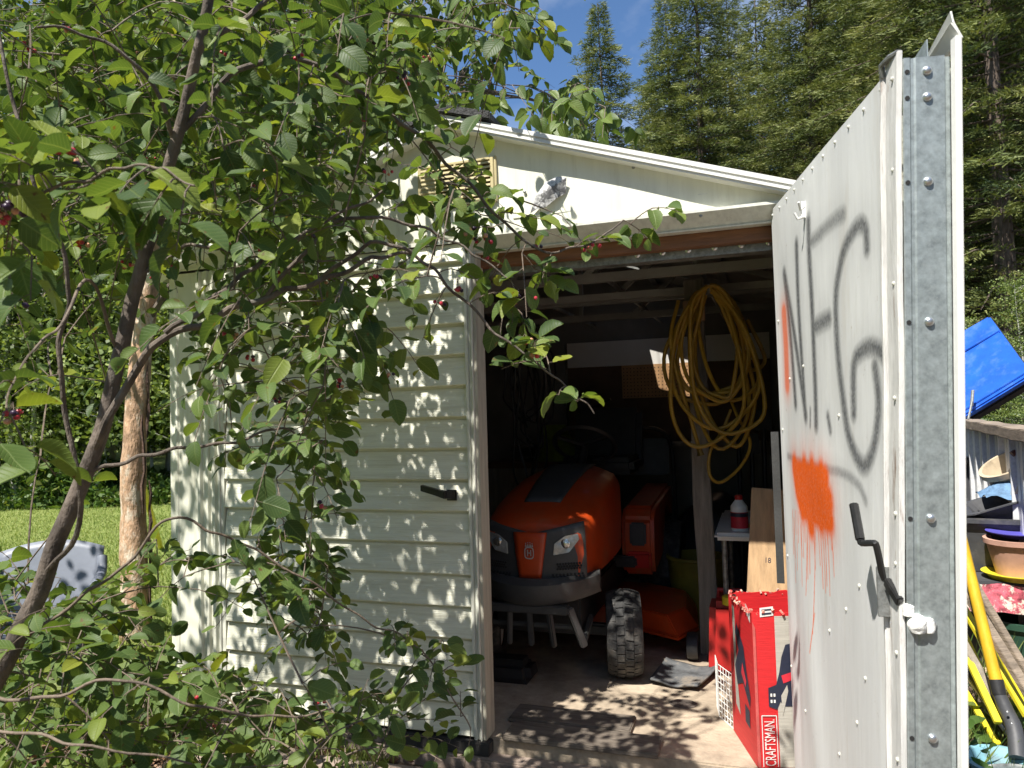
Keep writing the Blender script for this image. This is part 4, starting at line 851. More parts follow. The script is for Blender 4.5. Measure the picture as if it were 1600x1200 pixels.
# ------------------------------------------------------------------ beyond the open door: fence and clutter
F0, F1 = Vector((2.60, 4.95, 0)), Vector((2.05, .75, 0)); FD = (F1-F0); FL = FD.length; fd = FD.normalized(); fn = Vector((-fd.y, fd.x, 0))
if fn.x > 0: fn = -fn
fence = thing('metal_fence', 'grey ribbed metal fence with a weathered wooden top rail', 'fence', tuple(F0))
def fp(s, z, n=0): return fd*s+Vector((0, 0, z))+fn*n
b = MB(); prof = []; s = 0
while s < FL:
    prof += [(s, 0), (s+.085, 0), (s+.09, .003), (s+.10, .003), (s+.105, 0), (s+.185, 0), (s+.19, .003), (s+.20, .003), (s+.205, 0), (s+.285, 0), (s+.298, .022), (s+.322, .022)]; s += .335
for k in range(0, len(prof), 12):
    seg = prof[k:k+13]
    if len(seg) < 2: continue
    b = MB(); b.loft([[fp(a, -.12, n) for a, n in seg], [fp(a, 1.01, n) for a, n in seg]], closed=False); o = b.build('sheet', MT['corr'], fence)
b = MB(); secs = []
for i in range(20): s = FL*i/19; w_ = .003*math.sin(i*1.9); secs.append([fp(s, 1.0+w_, .045), fp(s, 1.0+w_, -.06), fp(s, 1.058+w_, -.06), fp(s, 1.055+w_, .045)])
b.loft(secs); b.build('top_rail', MT['rail'], fence, bevel=.004)
for s in (.2, 1.5, 2.8, 4.0): b = MB(); b.box(fp(s, .44, -.062), (.08, .08, 1.12)); b.build('post', MT['rail'], fence)
# blue tilted lid beyond the fence
lid = thing('blue_toolbox', 'bright blue hinged toolbox tilted open above the metal fence', 'toolbox', tuple(at(1560, 640, 5.3)))
LO = at(1560, 640, 5.3)
c_ = [at(1440, 690, 5.6), at(1612, 585, 5.2), at(1545, 493, 5.9), at(1440, 553, 6.2)]; c_ = [p-LO for p in c_]
nrm = (c_[1]-c_[0]).cross(c_[3]-c_[0]).normalized()
if nrm.z < 0: nrm = -nrm
b = MB(); dn = -nrm*.05
b.hexa([c_[0]+dn, c_[1]+dn, c_[2]+dn, c_[3]+dn]+c_); lo_ = b.build('lid_shell', MT['blue'], lid, bevel=.012, smooth=True)
b = MB(); q0, q1 = c_[0].lerp(c_[3], .72), c_[1].lerp(c_[2], .72); b.bar(q0+nrm*.004, q1+nrm*.004, .02, .012, up=nrm); q0, q1 = c_[0].lerp(c_[3], .06), c_[1].lerp(c_[2], .06); b.bar(q0+nrm*.004, q1+nrm*.004, .03, .014, up=nrm); b.build('pressed_rib', MT['blue'], lo_, bevel=.004)
b = MB(); d2 = -nrm*.11; b.hexa([c_[0]+d2, c_[1]+d2, c_[2]+d2, c_[3]+d2, c_[0]+dn*1.02, c_[1]+dn*1.02, c_[2]+dn*1.02, c_[3]+dn*1.02]); b.build('lid_liner', MT['black'], lid, bevel=.01)
b = MB(); b.tube([at(1519, 628, 5.35)-LO, at(1513, 655, 5.3)-LO], .008, 8); b.tube([at(1520, 610, 5.38)-LO, at(1518, 634, 5.35)-LO], .012, 8); b.build('gas_strut', MT['galv_dark'], lid, smooth=True)
tbx = thing('truck_box', 'black plastic truck box standing beyond the metal fence', 'box', tuple(at(1590, 700, 5.4)-Vector((0, 0, 1.0))))
b = MB(); b.box((.25, .35, .62), (1.5, .9, .66), rot=(0, 0, R(12))); b.build('box_body', MT['potgrey'], tbx, bevel=.05, smooth=True); b = MB(); b.box((.25, .35, .975), (1.55, .95, .05), rot=(0, R(-4), R(12))); b.build('box_rim', MT['black'], tbx, bevel=.015); b = MB(); b.box((.25, .35, .14), (1.3, .7, .3), rot=(0, 0, R(12))); b.build('box_base', MT['black'], tbx)
# stand with floral cloth, tubs and pots in front of the fence
ST = Vector((1.98, 1.72, -.1))
stand = thing('plant_stand', 'white-legged stand with pink floral cloth holding tubs', 'stand', tuple(ST), rz=R(-8))
b = MB(); b.box((.18, 0, .42), (.62, .50, .03)); b.build('stand_top', MT['potgrey'], stand, bevel=.005)
b = MB(); b.grid(lambda u, v: Vector((-.13+.62*u, -.256-.012*math.sin(u*22)*v, .432-.13*v-.012*abs(math.sin(u*9)))), 30, 4); b.grid(lambda u, v: Vector((-.136-.01*math.sin(u*20)*v, -.25+.5*u, .432-.16*v)), 24, 4); o = b.build('floral_cloth', MT['pattern'], stand, smooth=True)
for x, y in ((-.12, -.24), (.47, -.24), (-.12, .23), (.47, .23)): b = MB(); b.box((x, y, .20), (.02, .02, .41)); b.build('leg', MT['white'], stand)
def tub(name, label, loc, r0, r1, h, mat, tilt=(0, 0, 0), lip=.012, cat='tub', n=28, sq=1.0, group=None):
    t = thing(name, label, cat, loc, rot=tilt, group=group); b = MB(); b.lathe([(r0, 0), (r1, h*.88), (r1+lip, h*.88), (r1+lip*1.1, h), (r1-.004, h), (r0-.01, .02)], n); b.v = [(x, y*sq, z) for x, y, z in b.v]; b.build('shell', mat, t, smooth=True, bevel=0); return t
def square_tub(name, label, loc, w0, w1, h, mat, tilt=(0, 0, 0), cat='tub', dpt=.8, lip=.03):
    t = thing(name, label, cat, loc, rot=tilt); b = MB(); d = dpt
    def rr(w_, z, k=.18): return [Vector((sx*w_*.5*(1-k*a), sy*w_*d*.5*(1-k*c2), z)) for sx, sy, a, c2 in ((-1, -1, 1, 0), (1, -1, 1, 0), (1, -1, 0, 1), (1, 1, 0, 1), (1, 1, 1, 0), (-1, 1, 1, 0), (-1, 1, 0, 1), (-1, -1, 0, 1))]
    b.loft([rr(w0, 0), rr(w1, h*.9), rr(w1+lip*2, h*.9), rr(w1+lip*2, h), rr(w1-.01, h), rr(w0-.02, .02)]); b.build('shell', mat, t, bevel=.004); return t
TZ = ST.z+.4355
square_tub('black_tub', 'large black square tub standing on the floral stand', (2.10, 1.80, TZ), .34, .42, .27, MT['potgrey'], (0, 0, R(-8)))
square_tub('grey_tray', 'dark grey tray tipped up on top of the black tub', (2.19, 1.79, TZ+.275), .30, .36, .09, MT['potgrey'], (R(4), R(-20), R(-8)))
b = MB(); b.grid(lambda u, v: Vector((-.16+.32*u, -.10+.2*v, .09*math.sin(math.pi*u)*math.sin(math.pi*v)+.012*math.sin(u*14+v*9))), 14, 10); tag(b.build('blue_cloth', MT['denim'], smooth=True, loc=(2.20, 1.76, TZ+.37)), 'crumpled blue cloth lying in the tipped grey tray', 'cloth')
tub('beige_pot', 'beige flower pot lying on its side over the blue cloth', (2.17, 1.68, TZ+.47), .09, .14, .22, MT['beige'], (R(20), R(105), R(25)), cat='flower pot')
tub('cream_pot', 'cream flower pot behind the beige pot with brown handle', (2.30, 1.86, TZ+.33), .09, .13, .24, MT['beige'], (R(10), R(-30), 0), cat='flower pot')
b = MB(); b.tube(smooth_path([(0, 0, 0), (-.05, -.02, .012), (-.09, -.03, -.01)], 4), [.016, .016, .016, .016, .016, .015, .014, .014, .014], 8); tag(b.build('brown_handle', M('brown_plastic', (.16, .06, .045), .4, .1, 8, .05, 30), smooth=True, loc=(2.24, 1.66, TZ+.595)), 'short brown handle lying across the beige pots', 'handle')
tub('terracotta_pot', 'pink terracotta pot standing on the floral stand', (2.13, 1.56, TZ), .085, .125, .19, MT['terracotta'], cat='flower pot')
tub('violet_bowl', 'violet plastic bowl rim sitting on the terracotta pot', (2.14, 1.57, TZ+.192), .06, .12, .03, MT['violet'], cat='bowl')
tub('yellow_saucer', 'yellow saucer under the pink terracotta pot', (2.13, 1.56, TZ-.0), .12, .14, .03, MT['lemon'], cat='saucer')
tub('green_pot', 'dark green plastic pot standing under the floral stand', (2.15, 1.60, -.1), .11, .14, .24, MT['greenpot'], cat='flower pot')
tub('black_pot', 'round black plastic pot beside the green pot', (1.96, 1.72, -.1), .09, .115, .22, MT['potgrey'], cat='flower pot')
tub('blue_bucket', 'pale blue plastic bucket standing below the yellow shovel', (1.72, .33, -.1), .085, .11, .085, MT['teal'], cat='bucket')
b = MB()
for i in range(9): b.bar((-.10+.03*i, -.09, .0), (-.10+.03*i, .09, .0), .006, .006); b.bar((-.11, -.09+.0225*i, .006), (.15, -.09+.0225*i, .006), .006, .006)
b.bar((-.11, -.1, 0), (.15, -.1, 0), .014, .02); b.bar((-.11, .1, 0), (.15, .1, 0), .014, .02)
for sx in (-.10, .14):
    for sy in (-.1, .1): b.bar((sx, sy, -.08), (sx, sy, 0), .012)
tag(b.build('plastic_crate', MT['beige'], loc=(1.98, 1.18, -.02)), 'cream lattice crate low beside the stick pile', 'crate')
# shovel
s0, s1, s2 = at(1496, 815, 2.85), at(1556, 1062, 2.62), at(1590, 1185, 2.48)
sh = thing('shovel', 'shovel with thick yellow handle and grey socket leaning by the door', 'shovel', tuple(s2)); 
b = MB(); b.tube([s0+(s0-s1)*.35-s2, s0-s2, s1-s2], [.017, .019, .021], 12); b.build('handle', MT['yellow'], sh, smooth=True)
b = MB(); b.tube([s1-(s1-s0).normalized()*.0-s2, s1+(s1-s0).normalized()*.05-s2], [.0235, .0235], 12); b.build('grip_collar', MT['black'], sh, smooth=True)
b = MB(); b.tube(smooth_path([s1+(s1-s0).normalized()*.045-s2, at(1570, 1105, 2.58)-s2, at(1585, 1140, 2.54)-s2, Vector((0, 0, 0))], 4), [.022, .022, .022, .023, .024, .024, .025, .026, .026, .026, .026, .026, .026], 12); b.build('socket', MT['potgrey'], sh, smooth=True)
b = MB(); q = Vector((.02, -.03, -.02)); b.grid(lambda u, v: Vector((-.10+.2*u, -.02-.03*(2*u-1)**2+.02*v, -.18*v-.01)), 8, 8); o = b.build('blade', MT['galv_dark'], sh, smooth=True); md = o.modifiers.new('t', 'SOLIDIFY'); md.thickness = .003
for i, (fx, fz) in enumerate(((1574, 1112), (1581, 1130), (1586, 1150))):
    p = at(fx, fz, 2.535)-s2; b = MB(); b.lathe([(.0, -.004), (.005, 0), (.0, .004)], 8, c=p); b.build('rivet', MT['bolt'], sh)
# stick pile
sticks = [((1494, 900), (1618, 1100), 'rail', .034, 'brown weathered stake in the pile by the fence'), ((1494, 985), (1612, 1195), 'postwood', .030, 'grey-brown stake in the pile by the fence'), ((1494, 930), (1606, 1120), 'lemon', .026, 'lemon yellow stake in the pile by the fence'),
          ((1492, 985), (1560, 1130), 'lemon', .024, 'short lemon yellow stake in the stick pile'), ((1492, 1055), (1560, 1165), 'lemon', .022, 'lowest lemon yellow stake in the stick pile'), ((1492, 1010), (1590, 1175), 'black', .026, 'black pole lying among the yellow stakes'), ((1492, 1028), (1575, 1150), 'white', .012, 'thin white rod lying among the yellow stakes'), ((1492, 860), (1622, 1080), 'rail', .028, 'brown rough lath leaning over the stick pile'), ((1492, 1000), (1600, 1160), 'yellow', .022, 'amber yellow stake among the black and brown sticks'), ((1492, 960), (1585, 1165), 'lemon', .024, 'lemon yellow stake lying against the amber stake'), ((1494, 880), (1615, 1130), 'lemon', .018, 'thinnest lemon yellow stake leaning over the stick pile')]
for i, (p, q, m, wd, lb) in enumerate(sticks):
    a = at(p[0], p[1], 2.86+.02*i); c = at(q[0], q[1], 2.50+.02*i); mid = (a+c)/2
    b = MB(); b.bar(a-mid, c-mid, wd, wd*.7); tag(b.build('stake', MT[m], bevel=.002, loc=mid), lb, 'stake')
# left of the shed: plastic chair, yellow pole, aqua toy
CH = at(50, 1010, 3.3); CH.z = -.1
chair = thing('plastic_chair', 'grey blue plastic garden chair under the leafy tree', 'chair', tuple(CH), rz=R(35)); chair.scale = (.88, .88, .86)
def backr(u, v):
    x = (-1+2*u)*.24*(1+.08*v); z = .42+.42*v-.05*(2*u-1)**2*v; y = .20+.14*v-.07*(1-(2*u-1)**2)*-1*.4; return Vector((x, y, z))
b = MB(); b.grid(backr, 14, 10); o = b.build('backrest', MT['chairgrey'], chair, smooth=True); md = o.modifiers.new('t', 'SOLIDIFY'); md.thickness = .018
b = MB(); b.grid(lambda u, v: Vector(((-1+2*u)*.24, -.24+.46*v, .42-.02*math.sin(math.pi*u)*math.sin(math.pi*v))), 10, 10); o = b.build('seat', MT['chairgrey'], chair, smooth=True); md = o.modifiers.new('t', 'SOLIDIFY'); md.thickness = .018
for sx in (-1, 1):
    b = MB(); secs = [[p+Vector((dx, dy, 0)) for dx, dy in ((-.022, -.03), (.022, -.03), (.022, .03), (-.022, .03))] for p in (Vector((sx*.29, -.27, 0)), Vector((sx*.27, -.23, .42)), Vector((sx*.285, -.22, .60)))]; b.loft(secs); b.build('leg', MT['chairgrey'], chair, bevel=.006)
    b = MB(); secs = [[p+Vector((dx, dy, 0)) for dx, dy in ((-.022, -.03), (.022, -.03), (.022, .03), (-.022, .03))] for p in (Vector((sx*.28, .33, 0)), Vector((sx*.25, .22, .42)))]; b.loft(secs); b.build('leg', MT['chairgrey'], chair, bevel=.006)
    b = MB(); b.tube(smooth_path([(sx*.285, -.25, .61), (sx*.29, 0, .635), (sx*.265, .24, .66), (sx*.255, .30, .74)], 5), .026, 10); b.build('armrest', MT['chairgrey'], chair, smooth=True)
y0 = at(203, 690, 4.6); y1 = atZ(252, 858, -.1); b = MB(); m_ = y1; d_ = (y0-y1); b.tube([Vector((0, 0, 0)), d_*1.0], .024, 10); tag(b.build('yellow_pole', MT['lemon'], smooth=True, loc=tuple(m_)), 'slim yellow pole leaning behind the peeled trunk', 'pole')
b = MB(); b.loft([[Vector((.045*math.cos(t)*(1-.25*i), .02*math.sin(t), .02*i+.01*math.sin(3*t))) for t in [2*math.pi*k/12 for k in range(12)]] for i in range(3)]); tag(b.build('aqua_toy', MT['aqua'], smooth=True, loc=(CH.x+.05, CH.y-.05, -.1+.43*.86)), 'bright aqua plastic toy half hidden on the grey chair', 'toy')
#@@PART3
# ------------------------------------------------------------------ leaves
def leaf_template(prof, fold, curl, seedk):
    """unit leaf along +x; returns verts, triangles"""
    rr = random.Random(seedk); V = []; T = []
    us = [0, .10, .28, .52, .76, .92, 1.0]
    for i, u in enumerate(us):
        hw = prof[i]; z = -curl*u*u+.02*rr.uniform(-1, 1)
        V += [(u, -hw, z+fold*hw+rr.uniform(-.015, .015)), (u, 0, z), (u, hw, z+fold*hw+rr.uniform(-.015, .015))]
    for i in range(len(us)-1):
        a, c = i*3, (i+1)*3
        for k in (0, 1):
            T += [(a+k, c+k, c+k+1), (a+k, c+k+1, a+k+1)]
    return np.array(V, dtype=np.float64), np.array(T)
def vein(me, templ_list):
    """store along/across leaf coordinates for the vein pattern"""
    uv = np.concatenate([t[0][:, :2] for t in templ_list]); a = me.attributes.new('leafuv', 'FLOAT_VECTOR', 'POINT'); a.data.foreach_set('vector', np.concatenate([uv, np.zeros((len(uv), 1))], 1).astype(np.float32).ravel())
OVAL = [.02, .19, .33, .37, .30, .16, .01]
POINT = [.02, .20, .31, .29, .18, .07, .003]
SB = [leaf_template([p*k for p in OVAL], f, c, i) for i, (k, f, c) in enumerate(((1, .30, .16), (.92, .55, .28), (1.05, .18, .38), (.85, .8, .12), (.95, .4, -.15), (1.0, .45, .55)))]
BI = [leaf_template([p*k for p in POINT], f, c, 20+i) for i, (k, f, c) in enumerate(((1, .25, .15), (.95, .5, .3), (1.1, .15, .35), (.9, .6, .1)))]
def frame(d, n):
    """rotation with x along d, z near n"""
    d = d/np.linalg.norm(d); y = np.cross(n, d); ly = np.linalg.norm(y)
    if ly < 1e-4: y = np.cross(np.array([.3, .5, .8]), d); ly = np.linalg.norm(y)
    y = y/ly; z = np.cross(d, y); return np.stack([d, y, z], 1)
def join_leaves(name, items, templ):
    Vs, Ts, Rn = [], [], []; off = 0
    for (p, m, s, k, r_) in items:
        v, t = templ[k]; Vs.append(v*s @ m.T + p); Ts.append(t+off); Rn.append(np.full(len(v), r_)); off += len(v)
    me = bulk(name, np.concatenate(Vs), np.concatenate(Ts), np.concatenate(Rn)); me.polygons.foreach_set('use_smooth', [True]*len(me.polygons)); vein(me, [templ[it[3]] for it in items]); return me
def inside(poly, x, y):
    c = False; n = len(poly)
    for i in range(n):
        x1, y1 = poly[i]; x2, y2 = poly[(i+1) % n]
        if (y1 > y) != (y2 > y) and x < (x2-x1)*(y-y1)/(y2-y1)+x1: c = not c
    return c
def sunhit(p):
    """where this point's shadow lands on the shed front plane"""
    t = (0-p[1])/LIGHT.y; return p[0]+LIGHT.x*t, p[2]+LIGHT.z*t

# ---- serviceberry: stems first
sbt = thing('serviceberry_tree', 'leafy serviceberry with red and purple berries before the shed', 'tree', tuple(at(-150, 1330, 1.5)-Vector((0, 0, 0))))
SO = Vector(sbt.location); SO.z = -.1; sbt.location = SO
skel = []                                             # points and radii for twigs to hang on
def limb(name, pts, r0, r1, mat, n=7, sides=9):
    P3 = smooth_path([at(*p) for p in pts], n); m = len(P3)
    for i, p in enumerate(P3): p += Vector((math.sin(i*.9+r0*900), math.cos(i*.7+r0*500), math.sin(i*1.1)))*(min(.006, .002+r0*.25) if name == 'branch' else .0015)
    rad = [r0+(r1-r0)*i/(m-1) for i in range(m)]
    b = MB(); b.tube([p-SO for p in P3], rad, sides); o = b.build(name, mat, sbt, smooth=True)
    for p, r_ in zip(P3, rad): skel.append((p.copy(), r_))
    return o
limb('trunk', [(-150, 1330, 1.5), (-60, 1160, 1.5), (0, 1050, 1.5), (58, 930, 1.5), (105, 805, 1.5), (150, 700, 1.5), (186, 560, 1.5), (214, 440, 1.5), (246, 340, 1.5), (275, 220, 1.48), (310, 80, 1.45), (340, -80, 1.42), (380, -300, 1.4), (420, -560, 1.4)], .0215, .007, MT['bark'], sides=12)
BR = [([(140, 722, 1.5), (165, 665, 1.48), (235, 545, 1.46), (320, 505, 1.45), (420, 462, 1.46), (500, 440, 1.5), (580, 405, 1.55), (640, 395, 1.6)], .017, .005),
      ([(262, 520, 1.4), (330, 470, 1.42), (385, 425, 1.45), (440, 385, 1.5), (520, 340, 1.55), (600, 300, 1.6)], .010, .004),
      ([(150, 735, 1.5), (215, 715, 1.5), (285, 700, 1.52), (370, 690, 1.55), (440, 668, 1.6), (480, 700, 1.62)], .008, .003),
      ([(188, 555, 1.5), (140, 440, 1.4), (100, 500, 1.3), (55, 545, 1.2)], .007, .003), ([(215, 440, 1.5), (290, 385, 1.5), (360, 395, 1.5), (430, 410, 1.52)], .008, .003),
      ([(70, 905, 1.5), (128, 800, 1.42), (100, 640, 1.38), (95, 520, 1.36), (110, 440, 1.35), (60, 300, 1.3), (20, 160, 1.3), (-10, 0, 1.3)], .010, .004),
      ([(40, 1000, 1.52), (130, 930, 1.5), (200, 880, 1.5), (262, 810, 1.52), (330, 830, 1.55), (400, 860, 1.6), (500, 920, 1.65), (580, 975, 1.7), (640, 1000, 1.72), (690, 1060, 1.74), (735, 1140, 1.75)], .0065, .0022),
      ([(20, 1010, 1.45), (-20, 1080, 1.35), (80, 1090, 1.3), (180, 1060, 1.3), (300, 1100, 1.32), (420, 1120, 1.4), (520, 1110, 1.45)], .0065, .0025),
      ([(-60, 1130, 1.4), (60, 1150, 1.2), (160, 1170, 1.15), (300, 1190, 1.2)], .005, .0022),
      ([(275, 220, 1.48), (360, 120, 1.5), (460, 90, 1.55), (560, 140, 1.6), (640, 200, 1.62), (720, 275, 1.64), (790, 350, 1.65), (850, 392, 1.66), (920, 380, 1.68), (975, 345, 1.70)], .012, .0025),
      ([(420, 462, 1.46), (520, 350, 1.5), (620, 345, 1.55), (690, 370, 1.57), (745, 400, 1.58), (800, 440, 1.58)], .008, .0025),
      ([(500, 440, 1.5), (580, 380, 1.5), (650, 400, 1.5), (700, 445, 1.5), (775, 520, 1.5), (830, 560, 1.5), (885, 605, 1.5), (930, 645, 1.5)], .008, .002),
      ([(275, 220, 1.48), (230, 120, 1.4), (150, 60, 1.35), (60, 40, 1.3)], .009, .003), ([(310, 80, 1.45), (420, 0, 1.5), (540, -60, 1.6), (680, -90, 1.7)], .010, .004),
      ([(340, -80, 1.42), (240, -200, 1.3), (120, -300, 1.3), (0, -380, 1.35)], .010, .004), ([(380, -300, 1.4), (500, -420, 1.55), (640, -480, 1.7), (760, -560, 1.9)], .010, .004), ([(340, -80, 1.42), (460, -220, 1.6), (580, -300, 1.8), (700, -330, 2.0)], .010, .004),
      ([(-40, 330, .98), (40, 305, .96), (120, 285, .95), (190, 262, .95), (250, 262, .94), (300, 292, .93)], .0045, .002), ([(60, 300, 1.3), (-20, 330, 1.1), (-60, 335, 1.0)], .006, .0045), ([(95, 300, .95), (140, 290, .94), (180, 300, .93)], .003, .002)]
for pts, r0, r1 in BR: limb('branch', pts, r0*.55, r1*.7, MT['bark'] if r0 > .0075 else MT['twig'])
# where the photographed crown is full, thin or open (image regions -> chance of keeping a twig)
REG = [([(265, 470), (350, 470), (350, 700), (265, 700)], .16), ([(0, 0), (300, 0), (300, 200), (0, 200)], .55), ([(300, 0), (700, 0), (640, 170), (480, 290), (300, 330), (300, 0)], .62), ([(700, 0), (860, 0), (850, 60), (700, 110), (650, 160)], .35),
       ([(0, 200), (480, 200), (480, 300), (400, 400), (0, 400)], .75), ([(560, 290), (700, 330), (720, 420), (600, 520), (560, 560)], .22), ([(480, 250), (600, 300), (560, 560), (350, 560), (300, 470), (400, 400)], .72), ([(640, 160), (760, 210), (760, 330), (640, 330)], .16),
       ([(740, 330), (900, 330), (870, 400), (720, 420)], .12), ([(350, 560), (520, 560), (545, 640), (490, 760), (440, 800), (360, 700)], .50), ([(0, 400), (270, 400), (270, 640), (0, 640)], .07), ([(0, 640), (110, 640), (110, 850), (0, 850)], .06),
       ([(350, 760), (480, 800), (540, 930), (520, 1010), (400, 960), (350, 860)], .45), ([(0, 900), (180, 900), (220, 1000), (330, 1040), (430, 1060), (540, 1080), (600, 1200), (0, 1200)], .95), ([(200, 850), (350, 800), (350, 940), (230, 940)], .18), ([(540, 1050), (680, 1080), (660, 1160), (560, 1180)], .5), ([(590, 960), (740, 980), (740, 1160), (680, 1160)], .10)]
tips = [(1020, 325, 1.7), (985, 350, 1.7), (935, 375, 1.68), (900, 385, 1.67), (860, 400, 1.66), (835, 420, 1.62), (805, 455, 1.58), (790, 470, 1.58), (815, 490, 1.57), (830, 545, 1.5), (845, 565, 1.5), (860, 585, 1.5), (880, 605, 1.5), (905, 625, 1.5), (745, 330, 1.62), (770, 355, 1.64), (760, 300, 1.64), (720, 240, 1.64), (705, 230, 1.62), (640, 1000, 1.72), (660, 1015, 1.73), (680, 1030, 1.73), (690, 1050, 1.74), (650, 1030, 1.72), (720, 1120, 1.75), (735, 1150, 1.75), (615, 985, 1.70), (850, 45, 1.9), (815, 20, 1.85), (705, 420, 1.5), (690, 460, 1.5), (740, 470, 1.5)]
tw_rng = np.random.default_rng(5); twigs = []
for (px, py, d) in tips: twigs.append((np.array(at(px, py, d)), True))
NTP = len(twigs)
near = [(30, 290, .95), (70, 275, .95), (110, 300, .95), (150, 270, .95), (190, 285, .94), (230, 262, .94), (270, 280, .93), (290, 300, .93), (20, 330, .97), (50, 400, 1.0), (20, 370, 1.02), (-10, 300, .96), (30, 250, .98), (10, 640, 1.05), (40, 700, 1.05), (20, 600, 1.1)]
for (px, py, d) in near: twigs.append((np.array(at(px, py, d)), True))
NSP = len(twigs); tries = 0; want_in, want_out = 1120, 270; nin = nout = 0
while tries < 60000 and (nin < want_in or nout < want_out):
    tries += 1
    p = np.array([tw_rng.uniform(-2.6, .75), tw_rng.uniform(-1.9, -.25), tw_rng.uniform(-.05, 3.6)])
    x, y, d = proj(p)
    if d < 1.32 and -100 < x < 1700 and -100 < y < 1300: continue
    sx, sz = sunhit(p)
    if 0 <= x <= 1600 and 0 <= y <= 1200:
        if nin >= want_in: continue
        pr = 0
        for poly, q in REG:
            if inside(poly, x, y): pr = q; break
        if d > 2.25 and y > 330: pr *= .35
        if tw_rng.random() > pr: continue
        nin += 1; twigs.append((p, True))
    else:
        if nout >= want_out or d < .9: continue
        # overhead and beside: shade only falls where the photograph is dappled
        if y > 0 and x > -60: continue
        pr = 0
        if -2.3 < sx < -.05 and -.2 < sz < 1.75: pr = .85
        elif -.05 <= sx < .40 and -1.0 < sz < .45: pr = .9
        elif .5 <= sx < .85 and -1.2 < sz < .15: pr = .35
        elif sx < -.25 and 1.75 <= sz < 2.15: pr = .45
        elif sx < -1.2: pr = .25
        if sx > .1 and sz > .5: pr = 0
        if -.02 < sx < .10 and .95 < sz < 1.66: pr = .9
        if y < -900 and p[2] > 3.3: pr *= .5
        if tw_rng.random() > pr: continue
        nout += 1; twigs.append((p, False))
for _ in range(34):                                   # unseen spray added high over the path to shade the mower's nose
    q = Vector((tw_rng.uniform(-.06, .09), 0, tw_rng.uniform(.95, 1.62)))-LIGHT*tw_rng.uniform(1.35, 2.1); x, y, d = proj(q)
    if y < -40: twigs.append((np.array(q), False))
# grow twigs toward the limbs
nodes = np.array([list(p) for p, _ in skel]); nrad = [r_ for _, r_ in skel]
dist0 = [np.min(np.linalg.norm(nodes-t[0], axis=1)) for t in twigs]; order = np.argsort(dist0)
NODE = np.zeros((len(nodes)+len(twigs)*8, 3)); NODE[:len(nodes)] = nodes; nn = len(nodes)
tbm = MB(); leaves = []; fruit = []
SOn = np.array(SO)
for ti in order:
    p, vis = twigs[ti]; special = ti < NSP; dd = np.linalg.norm(NODE[:nn]-p, axis=1) + .25*np.maximum(0, NODE[:nn, 2]-p[2]); j = int(np.argmin(dd)); q = NODE[j].copy(); ln = np.linalg.norm(p-q)
    out = p-q; out = out/max(1e-6, ln)
    mid = (p+q)/2+np.array([0, 0, .10*ln])+tw_rng.normal(0, .04*ln, 3)
    path = [q*(1-t)**2+mid*2*t*(1-t)+p*t*t for t in (0, .25, .5, .75, 1)]
    # tip: grows on outward and droops
    L_ = tw_rng.uniform(.05, .09) if special else tw_rng.uniform(.09, .20); td = out*.7+tw_rng.normal(0, .45, 3)+np.array([0, 0, -.12]); td /= np.linalg.norm(td)
    end = [p+td*L_*t+np.array([0, 0, -.05*t*t*L_/.15]) for t in (.33, .66, 1)]
    full = path+end; r0 = .0013+min(.0022, ln*.004)
    tbm.tube([Vector(v-SOn) for v in full], [r0, r0, r0*.9, r0*.85, .0014, .0012, .001, .0007], 5, cap=False)
    for v in path[1:]: NODE[nn] = v; nn += 1
    # alternate leaves along the last stretch
    nl = int(tw_rng.integers(3, 7)) if special else int(tw_rng.integers(5, 10)); side = tw_rng.choice([-1, 1]); pts = [path[3], p]+end
    cum = np.cumsum([0]+[np.linalg.norm(pts[i+1]-pts[i]) for i in range(len(pts)-1)])
    for k in range(nl):
        s = cum[-1]*((k+.6)/nl) if cum[-1] < .4 else cum[-1]-.22*(1-(k+.5)/nl)
        i = min(len(pts)-2, int(np.searchsorted(cum, s)-1)); i = max(0, i); w_ = (s-cum[i])/max(1e-6, cum[i+1]-cum[i]); c = pts[i]*(1-w_)+pts[i+1]*w_
        lat = np.cross(td, np.array([0, 0, 1])); lat /= max(.05, np.linalg.norm(lat)); side = -side
        d = td*.55+lat*side*.8+np.array([0, 0, -.30])+tw_rng.normal(0, .35, 3); d /= np.linalg.norm(d)
        nrm = np.array([-.15, -.30, .85])+tw_rng.normal(0, .42, 3)
        size = (tw_rng.uniform(.048, .068) if NTP <= ti < NSP else tw_rng.uniform(.030, .060) if vis else tw_rng.uniform(.040, .060))*(1 if k < nl-1 else .75)
        base = c+d*size*.22
        m = frame(d, nrm); x, y, dz = proj(base)
        leaves.append((base, m, size, int(tw_rng.integers(0, len(SB))), float(tw_rng.random()), (1/dz if (dz > .3 and -20 < x < 1620 and -20 < y < 1220) else 0)))
        tbm.tube([Vector(c-SOn), Vector(base-SOn)], .0006, 3, cap=False)
    if vis and tw_rng.random() < .075: fruit.append(end[1])
tbm.build('twigs', MT['twig'], sbt, smooth=True, fix=False)['kind'] = 'stuff'
leaves.sort(key=lambda l: -l[5])
lm = []
for i, (v, t) in enumerate(SB):
    me = bulk('leaf', v, t, np.full(len(v), i*.13)); me.polygons.foreach_set('use_smooth', [True]*len(me.polygons)); me.materials.append(MT['leaf']); vein(me, [(v, t)]); lm.append(me)
for (p, m, s, k, r_, _) in leaves[:300]:
    o = bpy.data.objects.new('leaf', lm[k]); col.objects.link(o); o.parent = sbt
    mm = Matrix([list(row) for row in m]).to_4x4() @ Matrix.Scale(s, 4); mm.translation = Vector(p-SOn); o.matrix_local = mm
me = join_leaves('foliage', [(p-SOn, m, s, k, r_) for (p, m, s, k, r_, _) in leaves[300:]], SB); link('foliage', me, MT['leaf'], sbt)['kind'] = 'stuff'
